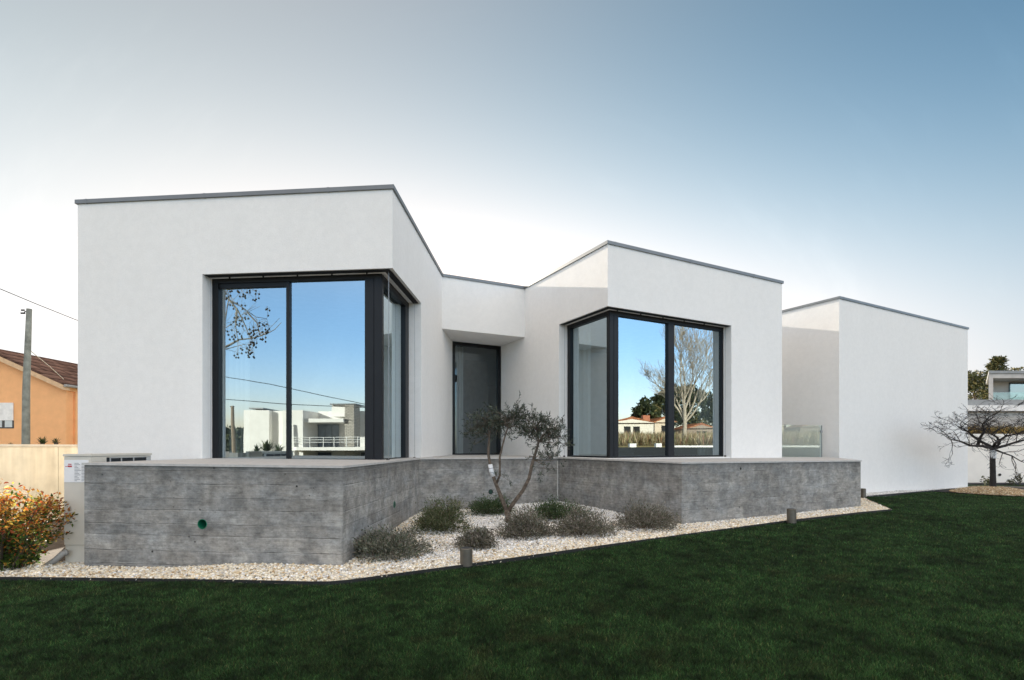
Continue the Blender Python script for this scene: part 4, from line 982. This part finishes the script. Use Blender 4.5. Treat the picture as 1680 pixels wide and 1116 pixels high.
# ------------------------------------------------------------------ right: bare small tree
def grow(m, p, d, L, r, depth, P):
    """recursive limb; P: spread, upward pull, children; collects tips"""
    n = 3; pts = [Vector(p)]; rad = [r]; d = Vector(d).normalized()
    for k in range(n):
        d = (d + Vector(rng.normal(0, P['wob'], 3)) + Vector((0, 0, P['up']))).normalized()
        if P.get('flat') and d.z > P['flat']: d.z = P['flat']; d.normalize()
        pts.append(pts[-1] + d * (L / n)); rad.append(r * (1 - (1 - P['taper']) * (k + 1) / n))
    m.tube(pts, np.maximum(rad, P.get('rmin', 0)).tolist(), 7 if r > .03 else (5 if r > .008 else 3), False)
    if depth == 0: P['tips'].append(pts[-1]); return
    for k in range(P['kids'] + (1 if rng.uniform() < .4 else 0)):
        a = Vector(rng.normal(0, 1, 3)); a = (a - d * a.dot(d)).normalized()
        dd = (d + a * P['spread'] * rng.uniform(.6, 1.3)).normalized()
        q = pts[-1] if k == 0 else pts[rng.integers(1, n + 1)]
        grow(m, q, dd, L * P['short'] * rng.uniform(.75, 1.2), rad[-1] * (.85 if k == 0 else .65), depth - 1, P)
def mp_(u, v, dy=0): return at(u, v, TY + dy)
mt = empty('maple_tree', (TX, TY, -.05), 'small bare spreading tree with a white trunk label on a pebble mound', 'tree')
mbk = simple('dark_bark', (.035, .03, .028), .95, 0, .3, 15, .5)
m = MB(); m.tube([mp_(1629, 803), mp_(1629, 780), mp_(1628.5, 755), mp_(1629, 733)], [.085, .070, .066, .072], 10)
PP = dict(wob=.18, up=.05, taper=.6, kids=2, spread=.8, short=.66, tips=[], flat=.55, rmin=.0034)
limbs = [[(1629, 736), (1612, 732), (1590, 731), (1575, 724), (1560, 721)], [(1628, 734), (1610, 725), (1596, 716), (1588, 708), (1577, 702)],
         [(1630, 735), (1640, 728), (1636, 718), (1627, 712), (1640, 704)], [(1630, 736), (1650, 731), (1668, 725), (1690, 720), (1720, 716)],
         [(1632, 738), (1645, 743), (1660, 748), (1675, 757), (1690, 762)], [(1629, 735), (1632, 728), (1650, 716), (1668, 712), (1690, 705)], [(1604, 731), (1608, 718), (1615, 708), (1612, 696), (1622, 685)]]
for li, l in enumerate(limbs):
    dy = np.cumsum(-np.abs(rng.normal(.08, .16, len(l)))); pts = [mp_(u, v, dy[k] if k else 0) for k, (u, v) in enumerate(l)]
    m.tube(pts, [.043, .035, .027, .020, .014] if li != 4 else [.03, .022, .016, .012, .008], 7, False)
    for k in range(1, len(pts)):
        for _ in range(2 if k < 3 else 3):
            d = Vector(pts[k]) - Vector(pts[k - 1]); d.normalize(); d += Vector(rng.normal(0, .7, 3)) + Vector((0, 0, .45))
            if li == 4: d.z -= .3
            grow(m, pts[k], d, .40, .011, 4 if li != 4 else 2, PP)
vv = np.array(m.v); k_ = f3[1] / f3[0]; vv[:, 1] = np.where(vv[:, 0] < 15.0, np.minimum(vv[:, 1], C3[1] + k_ * (vv[:, 0] - C3[0]) - .06), vv[:, 1]); m.v = [tuple(q) for q in vv]
m.build('trunk', mbk, mt)
m = MB(); m.tube([mp_(1629, 752), mp_(1629, 738.5)], [.072, .076], 12); m.build('trunk_label', M['paper'], mt)

# neighbour with concrete box, right
ny = 20.0
nw = simple('neighbour_render', (.90, .84, .76), .9, 0, .04, 3, .1)
nh = empty('concrete_box_house', (22, 24, -.1), 'pale neighbouring house with a concrete framed upper window behind the bare tree', 'house')
X0 = at(1560, 0, ny)[0]
m = MB(); m.box(X0, 40, ny, ny + .25, -.6, CAM_H + (HZ - 712) / FOC * ny); m.build('lower_wall', nw, nh)
m = MB(); m.box(X0, 40, ny + 1.6, ny + 6, -.6, CAM_H + (HZ - 676) / FOC * (ny + 1.6)); m.build('upper_wall', simple('raw_concrete', (.50, .47, .43), .9, 0, .12, 3, .2), nh)
m = MB(); m.box(X0 - .1, 40, ny + 1.35, ny + 6.2, CAM_H + (HZ - 674.5) / FOC * (ny + 1.35), CAM_H + (HZ - 665) / FOC * (ny + 1.35)); m.build('white_band', simple('white_band', (.82, .80, .77), .8), nh)
z_ = CAM_H + (HZ - 664.8) / FOC * (ny + 1.35)
m = MB(); m.box(X0 - .1, 40, ny + 1.5, ny + 6.2, z_ + .003, z_ + .24); m.build('parapet', simple('grey_parapet', (.30, .31, .31), .8, 0, .15, 4), nh)
BY = 23.0; bx0, bx1 = at(1622, 0, BY)[0], at(1800, 0, BY)[0]; zb_, zt2 = CAM_H + (HZ - 660) / FOC * BY, CAM_H + (HZ - 613) / FOC * BY
rc = simple('box_concrete', (.50, .47, .43), .9, 0, .12, 3, .2)
sk = bx0 * (BY + 4) / BY; m = MB(); m.prism([(bx0, BY), (bx0 + .2, BY), (sk + .2, BY + 4), (sk, BY + 4)], zb_, zt2 - .2); m.prism([(bx0, BY), (bx1, BY), (bx1, BY + 4), (sk, BY + 4)], zt2 - .2, zt2); m.prism([((bx0 + .2) * (BY + 1.2) / BY, BY + 1.2), (bx1, BY + 1.2), (bx1, BY + 4), ((bx0 + .2) * (BY + 4) / BY, BY + 4)], zb_, zt2 - .2); fr_ = m.build('upper_box', rc, nh)
m = MB(); m.prism([(bx0 - .05, BY - .06), (bx1, BY - .06), (bx1, BY + 4.1), (sk - .05, BY + 4.1)], zt2 + .003, zt2 + .12); m.build('roof_slab', simple('roof_slab', (.28, .29, .29), .8), fr_)
m = MB(); m.box((bx0 + .2) * (BY + 1.12) / BY + .8, bx1, BY + 1.12, BY + 1.195, zb_ + .02, zt2 - .26); m.build('window', glass('far_glass', .17, (.30, .36, .38)), fr_)
m = MB(); m.box(bx0 + .22, bx1, BY + .1, BY + .112, zb_, zb_ + .45); m.build('balustrade', glass('far_balustrade', .06, (.72, .80, .80), .5), fr_)
m = MB(); m.box(at(1700, 0, ny + 1.55)[0], 40, ny + 1.52, ny + 1.58, 1.9, 2.3); m.build('dark_window', M['slot'], nh)
m = MB(); m.lathe(0, 0, [(.05, -.02), (.05, 0)], 14); vs = m.v; cpt = at(1640, 779, ny - .01); m.v = [(cpt[0] + a, cpt[1] + c, cpt[2] + b_) for a, b_, c in vs]; m.build('wall_vent', M['black'], nh)
tag(MB().box(at(1584, 0, ny - .8)[0], 34, ny - .9, ny - .55, -.4, CAM_H + (HZ - 793) / FOC * (ny - .9)).build('garden_kerb', simple('dark_kerb', (.05, .05, .055), .8)), 'long dark kerb in front of the pale neighbouring wall', 'kerb')
def leaf_plant(x, y, z, n, rx, rz_, ls, cols, name, label, cat, grp=None):
    o = empty(name, (x, y, z), label, cat, grp); st = MB(); P = []
    for k in range(max(6, n // 40)):
        a = rng.uniform(0, 6.28); tip = (x + rx * math.cos(a) * rng.uniform(.2, 1), y + .4 * rx * math.sin(a), z + rz_ * rng.uniform(.6, 1)); st.tube([(x, y, z), ((x + tip[0]) / 2, y, z + rz_ * .5), tip], [.008, .006, .002], 4, False)
        for _ in range(40): t = rng.uniform(.35, 1); P.append(np.array([x, y, z]) * (1 - t) + np.array(tip) * t + rng.normal(0, .05, 3))
    st.build('stem', stemm, o); P = np.array(P)[:n] if n < len(P) else np.array(P)
    V, F, C = leaves(P, rng.normal(0, 1, (len(P), 3)) + np.array([0, 0, .5]), ls, ls * .4, pick(cols, len(P))); raw_mesh('foliage', V, F, leafm, o, C)
GW = 'small plants along the dark kerb'
x, y, z = at(1620, 792, 18.9); leaf_plant(x, y, z - .05, 60, .35, .25, .10, [(.06, .07, .03)], 'kerb_plant', 'thin sprawling plant on the kerb left of the bare trunk', 'plant', GW)
x, y, z = at(1660, 794, 18.9); leaf_plant(x, y, z - .05, 60, .25, .18, .09, [(.06, .07, .03)], 'kerb_plant', 'thin low plant on the kerb just right of the bare trunk', 'plant', GW)
x, y, z = at(1673, 795, 18.9); leaf_plant(x, y, z - .05, 80, .25, .5, .10, [(.07, .075, .035)], 'kerb_plant', 'taller leafy plant on the kerb at the right edge', 'plant', GW)
# golden grasses on the neighbour's ledge
n = 5200; X = rng.uniform(X0 + .5, 26, n); Y = ny + .5 + rng.uniform(0, .9, n); Z = np.full(n, CAM_H + (HZ - 712) / FOC * ny); P = np.stack([X, Y, Z], -1)
V, F, C = leaves(P, rng.normal(0, .3, (n, 3)) + np.array([0, 0, 1]), .30, .025, pick([(.38, .25, .06), (.30, .22, .08), (.12, .12, .04), (.45, .32, .10)], n))
tag(raw_mesh('ornamental_grass', V, F, leafm, None, C), 'golden grass growing along the ledge of the neighbouring house', 'grass', kind='stuff')
tag(MB().box(X0, 40, ny + .26, ny + 1.5, -.4, CAM_H + (HZ - 712) / FOC * ny + .0).build('planter_bed', simple('planter_soil', (.09, .07, .05), .95)), 'raised soil bed behind the neighbouring wall', 'planter', kind='structure')

# leafy trees
def leafy_tree(base, h, rx, crown0, cols, name, label, n=5200, leaf=.22, tf=None, grp=None, lumps=16, seed=None, conic=0.0):
    x, y, z = base; loc = base if tf is None else tuple(tf(np.array([base]))[0]); o = empty(name, loc, label, 'tree', grp)
    m = MB(); m.tube([(x, y, z - .3), (x + .05 * h * .3, y, z + h * .45), (x, y, z + h * .72)], [h * .022, h * .014, h * .004], 8)
    P = []
    for k in range(lumps):
        t = rng.uniform(0, 1); a = rng.uniform(0, 6.28); zz = crown0 + (1 - crown0) * t
        wid = rx * (math.sin(math.pi * min(.98, .18 + .78 * t)) if conic == 0 else (1.02 - t) ** conic) * rng.uniform(.45, .95)
        c = np.array([x + wid * math.cos(a), y + wid * math.sin(a), z + h * zz * .95]); rr = rx * rng.uniform(.22, .42) * (1 - .45 * t * (conic > 0))
        m.tube([(x, y, z + h * zz * .6), tuple(c)], [h * .007, h * .002], 5, False)
        q = rng.normal(0, 1, (n // lumps, 3)); q = unit(q) * rng.uniform(.3, 1.05, (len(q), 1)) ** .5; P.append(c + q * rr * np.array([1, 1, .8]))
    m.build('trunk', stemm, o, tf)
    P = np.concatenate(P); V, F, C = leaves(P, rng.normal(0, 1, (len(P), 3)), leaf, leaf * .45, pick(cols, len(P)))
    V = tf(V) if tf is not None else V
    raw_mesh('crown', V, F, leafm, o, C)
YG = [(.16, .14, .05), (.10, .11, .04), (.22, .18, .07), (.07, .08, .03)]
DG = [(.035, .05, .02), (.05, .065, .028), (.025, .035, .016), (.08, .085, .035)]
x, y, z = at(1605, 700, 34); leafy_tree((x, y, -.3), CAM_H + (HZ - 612) / FOC * 34 + .3, 2.3, .22, YG + DG, 'evergreen_tree', 'olive green bushy tree right beside the edge of the white block', 15000, .17)
x, y, z = at(1637, 700, 40); leafy_tree((x, y, -.3), CAM_H + (HZ - 577) / FOC * 40 + .3, 1.9, .3, YG + DG, 'evergreen_tree', 'tall thin topped tree rising behind the concrete framed window', 9000, .2, lumps=30, conic=.75)
x, y, z = at(1668, 700, 46); leafy_tree((x, y, -.3), CAM_H + (HZ - 596) / FOC * 46 + .3, 1.9, .3, YG, 'evergreen_tree', 'sparse pale tree top at the right edge above the concrete roof', 1300, .22, conic=.5)

# ------------------------------------------------------------------ the street side behind the camera (what the window panes mirror)
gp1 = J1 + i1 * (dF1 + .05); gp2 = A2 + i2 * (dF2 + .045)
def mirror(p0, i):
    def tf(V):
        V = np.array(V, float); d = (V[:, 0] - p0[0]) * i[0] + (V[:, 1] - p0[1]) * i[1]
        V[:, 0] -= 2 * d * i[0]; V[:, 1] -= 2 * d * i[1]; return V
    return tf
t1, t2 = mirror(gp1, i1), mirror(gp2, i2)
def rloc(tf, p): return tuple(tf(np.array([p]))[0])
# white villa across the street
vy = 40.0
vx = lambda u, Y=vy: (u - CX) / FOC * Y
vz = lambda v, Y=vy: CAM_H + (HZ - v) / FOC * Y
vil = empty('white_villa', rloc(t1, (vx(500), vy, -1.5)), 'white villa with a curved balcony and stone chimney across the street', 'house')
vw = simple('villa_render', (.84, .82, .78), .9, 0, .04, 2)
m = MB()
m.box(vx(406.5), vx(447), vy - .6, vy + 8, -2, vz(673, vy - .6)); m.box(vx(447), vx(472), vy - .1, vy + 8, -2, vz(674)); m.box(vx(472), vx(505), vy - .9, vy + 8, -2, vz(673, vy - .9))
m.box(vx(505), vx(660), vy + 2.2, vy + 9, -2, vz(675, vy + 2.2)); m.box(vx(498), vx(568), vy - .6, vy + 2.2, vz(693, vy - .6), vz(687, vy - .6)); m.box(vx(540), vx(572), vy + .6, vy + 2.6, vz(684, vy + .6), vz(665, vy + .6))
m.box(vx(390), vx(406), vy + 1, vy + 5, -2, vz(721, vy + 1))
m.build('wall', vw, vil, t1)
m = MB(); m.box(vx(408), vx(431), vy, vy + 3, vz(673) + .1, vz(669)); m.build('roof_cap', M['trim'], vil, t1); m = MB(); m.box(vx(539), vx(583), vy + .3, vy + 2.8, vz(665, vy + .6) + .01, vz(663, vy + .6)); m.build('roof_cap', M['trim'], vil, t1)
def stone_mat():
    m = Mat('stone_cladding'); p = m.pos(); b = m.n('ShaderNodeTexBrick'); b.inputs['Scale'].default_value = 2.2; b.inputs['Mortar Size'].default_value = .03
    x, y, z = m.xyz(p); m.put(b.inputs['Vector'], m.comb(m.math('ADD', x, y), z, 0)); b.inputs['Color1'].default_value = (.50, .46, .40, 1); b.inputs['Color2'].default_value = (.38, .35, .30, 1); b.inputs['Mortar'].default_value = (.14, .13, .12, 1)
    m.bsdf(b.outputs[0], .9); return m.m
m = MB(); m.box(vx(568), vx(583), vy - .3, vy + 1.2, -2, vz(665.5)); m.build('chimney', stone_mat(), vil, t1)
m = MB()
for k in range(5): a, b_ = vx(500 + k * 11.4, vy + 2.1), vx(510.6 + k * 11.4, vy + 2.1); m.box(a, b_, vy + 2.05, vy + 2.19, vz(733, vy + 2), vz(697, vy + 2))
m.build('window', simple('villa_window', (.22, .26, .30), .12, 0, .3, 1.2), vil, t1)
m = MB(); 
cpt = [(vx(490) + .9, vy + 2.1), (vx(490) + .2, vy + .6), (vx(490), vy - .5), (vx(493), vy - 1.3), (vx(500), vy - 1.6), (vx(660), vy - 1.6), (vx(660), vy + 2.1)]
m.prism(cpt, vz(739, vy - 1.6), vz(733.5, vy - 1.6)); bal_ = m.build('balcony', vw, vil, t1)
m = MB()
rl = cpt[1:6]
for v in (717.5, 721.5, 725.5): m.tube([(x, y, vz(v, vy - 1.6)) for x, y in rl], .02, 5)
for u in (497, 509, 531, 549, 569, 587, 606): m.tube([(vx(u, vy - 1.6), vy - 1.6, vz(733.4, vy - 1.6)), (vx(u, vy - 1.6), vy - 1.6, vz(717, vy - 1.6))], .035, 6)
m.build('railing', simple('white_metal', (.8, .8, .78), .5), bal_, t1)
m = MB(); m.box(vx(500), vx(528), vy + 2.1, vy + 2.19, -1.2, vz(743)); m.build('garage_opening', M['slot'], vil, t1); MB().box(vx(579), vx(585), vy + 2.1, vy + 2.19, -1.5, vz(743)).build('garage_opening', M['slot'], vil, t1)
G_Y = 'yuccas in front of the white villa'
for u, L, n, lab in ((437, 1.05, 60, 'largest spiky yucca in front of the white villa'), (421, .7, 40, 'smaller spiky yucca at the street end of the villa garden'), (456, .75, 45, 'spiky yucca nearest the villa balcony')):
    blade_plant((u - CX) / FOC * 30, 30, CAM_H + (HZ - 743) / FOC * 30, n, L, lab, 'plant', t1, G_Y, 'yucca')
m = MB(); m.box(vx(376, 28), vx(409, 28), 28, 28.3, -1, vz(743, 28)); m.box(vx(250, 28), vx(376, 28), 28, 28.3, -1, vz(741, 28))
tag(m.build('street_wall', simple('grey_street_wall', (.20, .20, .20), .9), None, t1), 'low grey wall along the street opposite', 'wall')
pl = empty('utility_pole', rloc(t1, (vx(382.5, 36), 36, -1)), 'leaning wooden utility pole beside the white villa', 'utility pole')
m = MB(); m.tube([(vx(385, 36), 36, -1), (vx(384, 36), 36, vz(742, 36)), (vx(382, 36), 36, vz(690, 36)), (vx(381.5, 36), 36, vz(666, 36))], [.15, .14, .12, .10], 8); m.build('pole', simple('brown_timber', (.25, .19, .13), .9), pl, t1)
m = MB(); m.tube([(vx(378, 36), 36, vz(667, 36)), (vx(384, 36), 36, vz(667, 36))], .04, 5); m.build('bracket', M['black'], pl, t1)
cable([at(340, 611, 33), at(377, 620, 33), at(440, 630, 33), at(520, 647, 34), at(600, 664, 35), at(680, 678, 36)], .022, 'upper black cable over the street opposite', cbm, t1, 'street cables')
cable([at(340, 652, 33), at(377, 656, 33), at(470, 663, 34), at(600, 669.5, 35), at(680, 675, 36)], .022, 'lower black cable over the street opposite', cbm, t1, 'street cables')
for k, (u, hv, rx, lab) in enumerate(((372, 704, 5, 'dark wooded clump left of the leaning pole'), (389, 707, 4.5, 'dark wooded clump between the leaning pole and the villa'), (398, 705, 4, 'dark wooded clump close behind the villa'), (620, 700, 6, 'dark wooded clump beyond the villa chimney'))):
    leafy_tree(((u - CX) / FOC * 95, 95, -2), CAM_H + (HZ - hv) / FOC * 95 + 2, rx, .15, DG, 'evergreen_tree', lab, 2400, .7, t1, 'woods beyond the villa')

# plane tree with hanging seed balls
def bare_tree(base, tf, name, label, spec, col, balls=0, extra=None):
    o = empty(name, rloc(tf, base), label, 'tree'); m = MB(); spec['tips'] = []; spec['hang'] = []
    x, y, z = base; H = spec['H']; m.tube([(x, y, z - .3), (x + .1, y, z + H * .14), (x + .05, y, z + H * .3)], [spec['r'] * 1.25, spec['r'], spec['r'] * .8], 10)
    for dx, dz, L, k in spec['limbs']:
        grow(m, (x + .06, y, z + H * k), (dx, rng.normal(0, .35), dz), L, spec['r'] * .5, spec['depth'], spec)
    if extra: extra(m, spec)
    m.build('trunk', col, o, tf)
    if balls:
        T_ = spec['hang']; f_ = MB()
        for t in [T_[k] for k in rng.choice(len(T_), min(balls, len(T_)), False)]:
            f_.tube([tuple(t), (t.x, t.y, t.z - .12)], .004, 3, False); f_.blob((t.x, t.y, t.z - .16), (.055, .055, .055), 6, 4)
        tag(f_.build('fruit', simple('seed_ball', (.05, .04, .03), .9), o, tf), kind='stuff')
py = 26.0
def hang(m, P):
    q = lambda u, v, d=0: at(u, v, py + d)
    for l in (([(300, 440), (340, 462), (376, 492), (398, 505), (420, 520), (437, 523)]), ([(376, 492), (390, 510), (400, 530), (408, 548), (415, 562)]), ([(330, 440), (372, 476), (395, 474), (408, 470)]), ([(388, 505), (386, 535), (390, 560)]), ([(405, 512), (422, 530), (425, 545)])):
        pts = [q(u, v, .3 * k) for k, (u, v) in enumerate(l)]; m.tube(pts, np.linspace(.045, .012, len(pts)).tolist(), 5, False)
        for k in range(1, len(pts)):
            for _ in range(4):
                grow(m, pts[k], (rng.normal(0, .6), rng.normal(0, .5), rng.normal(-.5, .4)), .42, .008, 1, dict(P, wob=.25, up=-.06, kids=3, short=.7, spread=.9, tips=P['hang'], rmin=.006))
spec = dict(H=14, r=.30, wob=.10, up=.03, taper=.62, kids=2, spread=.6, short=.72, depth=3, limbs=[(-.3, 1, 3, .3), (-.7, 1, 3, .3), (-1, .8, 3.0, .3), (-.9, .6, 2.6, .26)])
bare_tree(((300 - CX) / FOC * py, py, -1.0), t1, 'plane_tree', 'bare plane tree with hanging seed balls over the street', spec, simple('plane_bark', (.34, .30, .24), .9, 0, .3, 4), 170, hang)

# second window: bare tree, field, cottages, dark garden wall
fy = 46.0
fz = lambda v, Y: CAM_H + (HZ - v) / FOC * Y
fx = lambda u, Y: (u - CX) / FOC * Y
spec = dict(H=11, r=.18, wob=.10, up=.085, taper=.66, kids=3, spread=.46, short=.72, depth=5, rmin=.0095,
            limbs=[(.10, 1, 3.3, .26), (-.35, 1, 2.6, .20), (.45, .9, 2.8, .20), (.75, .8, 2.2, .18), (-.2, 1, 3.0, .28), (-.55, .9, 1.9, .24), (.3, 1, 3, .28)])
bare_tree((fx(1122, fy), fy, fz(731, fy)), t2, 'bare_tree', 'pale barked leafless tree standing in the field at the right', spec, simple('pale_bark', (.42, .36, .28), .9, 0, .3, 6), 0)
def slab(x0, x1, y0, y1, z0, z1, name, mat, label, cat, kind=None):
    return tag(MB().box(x0, x1, y0, y1, z0, z1).build(name, mat, None, t2), label, cat, kind=kind)
gw = empty('garden_wall', rloc(t2, (fx(1090, 38), 38, -.2)), 'long dark garden wall with a pale coping and posts beyond the lawn at right', 'wall')
m = MB(); m.box(fx(860, 38), fx(1300, 38), 38, 38.25, -.6, fz(734, 38)); m.build('wall_panel', simple('dark_wall', (.022, .026, .03), .9), gw, t2)
m = MB(); m.box(fx(1106, 38), fx(1300, 38), 37.9, 38.35, fz(734, 38) + .003, fz(731, 38)); m.build('coping', vw, gw, t2)
for u0, u1 in ((1033, 1044), (1076, 1085.5)):
    m = MB(); m.box(fx(u0, 38), fx(u1, 38), 37.9, 38.35, fz(734, 38) + .003, fz(727.5, 38)); m.build('post_cap', vw, gw, t2)
# bank of tall dry grass
bk = MB(); bk.add([(fx(900, 44), 42, -.5), (fx(1300, 44), 42, -.5), (fx(1300, 44), 43, fz(732, 43)), (fx(900, 44), 43, fz(732, 43)), (fx(1300, 44), 90, fz(724, 90)), (fx(900, 44), 90, fz(724, 90))], [(0, 1, 2, 3), (3, 2, 4, 5)])
tag(bk.build('field', field_mat(), None, t2), 'gently rising rough field beyond the garden wall', 'field', kind='structure')
n = 26000; Y = rng.uniform(44, 75, n); U = rng.uniform(960, 1230, n); X = (U - CX) / FOC * Y; Z = fz(732, 43) + (Y - 43) / 47 * (fz(724, 90) - fz(732, 43)) - .05
V, F, C = leaves(np.stack([X, Y, Z], -1), rng.normal(0, .22, (n, 3)) + np.array([0, 0, 1]), 1.0, .06, pick([(.42, .34, .20), (.32, .26, .14), (.16, .17, .06), (.50, .42, .28), (.30, .16, .09)], n))
tag(raw_mesh('tall_grass', t2(V), F, leafm, None, C), 'tall dry golden grass in the field', 'grass', kind='stuff')
def cottage(u0, u1, Y, ve, vr, label, wallc, roofm, chim):
    o = empty('cottage', rloc(t2, (fx((u0 + u1) / 2, Y), Y, 0)), label, 'house', 'cottages beyond the field')
    m = MB(); x0, x1 = fx(u0, Y), fx(u1, Y); z1 = fz(ve, Y); m.box(x0, x1, Y, Y + 8, -1, z1); m.build('wall', wallc, o, t2)
    m = MB(); xm = (x0 + x1) / 2; zr = fz(vr, Y)
    m.add([(x0 - .4, Y - .5, z1), (x1 + .4, Y - .5, z1), (xm, Y - .5, zr), (x0 - .4, Y + 8.5, z1), (x1 + .4, Y + 8.5, z1), (xm, Y + 8.5, zr)], [(0, 1, 2), (5, 4, 3), (0, 2, 5, 3), (1, 4, 5, 2), (0, 3, 4, 1)])
    m.build('roof', roofm, o, t2)
    m = MB(); m.add([(x0 - .1, Y - .52, z1 - .02), (x1 + .1, Y - .52, z1 - .02), (xm, Y - .52, zr - .35), ], [(0, 1, 2)]); m.build('gable', wallc, o, t2)
    for k in (.35, .55): 
        m = MB(); a = x0 + (x1 - x0) * k; m.box(a, a + .9, Y - .03, Y, z1 - 1.7, z1 - .5); m.build('window', M['slot'], o, t2)
    if chim: m = MB(); a = x0 + (x1 - x0) * .85; m.box(a, a + 1.0, Y + 2, Y + 3, z1, fz(vr - 4, Y)); m.build('chimney', simple('brick_red', (.42, .16, .09), .9), o, t2)
trm = tile_mat('terracotta_tile', (.34, .12, .06), (.46, .20, .10), 'x')
cottage(998, 1072, 72, 694, 684, 'low white cottage with a shallow terracotta roof, widest of the row', simple('white_cottage', (.76, .70, .60), .9), trm, True)
cottage(1074, 1106, 80, 693, 683, 'cream cottage with terracotta roof and brick chimney beside the white one', simple('cream_cottage', (.66, .55, .42), .9), trm, True)
cottage(1128, 1170, 84, 703, 694, 'low brownish cottage behind the bare tree', simple('brown_cottage', (.30, .24, .19), .9), trm, False)
GB = 'evergreens beyond the cottages'
for u, hv, rx, Y, lab, n, cc in ((1060, 655, 2.6, 95, 'rounded evergreen behind the white cottage', 2600, DG), (1048, 668, 1.6, 96, 'smallest evergreen at the left of the row', 1400, DG), (1075, 662, 2.4, 98, 'evergreen between the cottages', 1800, DG + YG),
                         (1098, 628, 4.2, 100, 'tall dark pine with an overhanging crown', 3600, DG), (1128, 622, 5.2, 102, 'broad dark evergreen right behind the bare tree', 4200, DG), (1156, 626, 4.6, 100, 'broad green tree at the right of the row', 3600, DG + YG), (1190, 632, 5, 101, 'evergreen at the far right end of the row', 3000, DG)):
    leafy_tree((fx(u, Y), Y, 0), fz(hv, Y), rx, .12, cc, 'evergreen_tree', lab, n, .7, t2, GB)
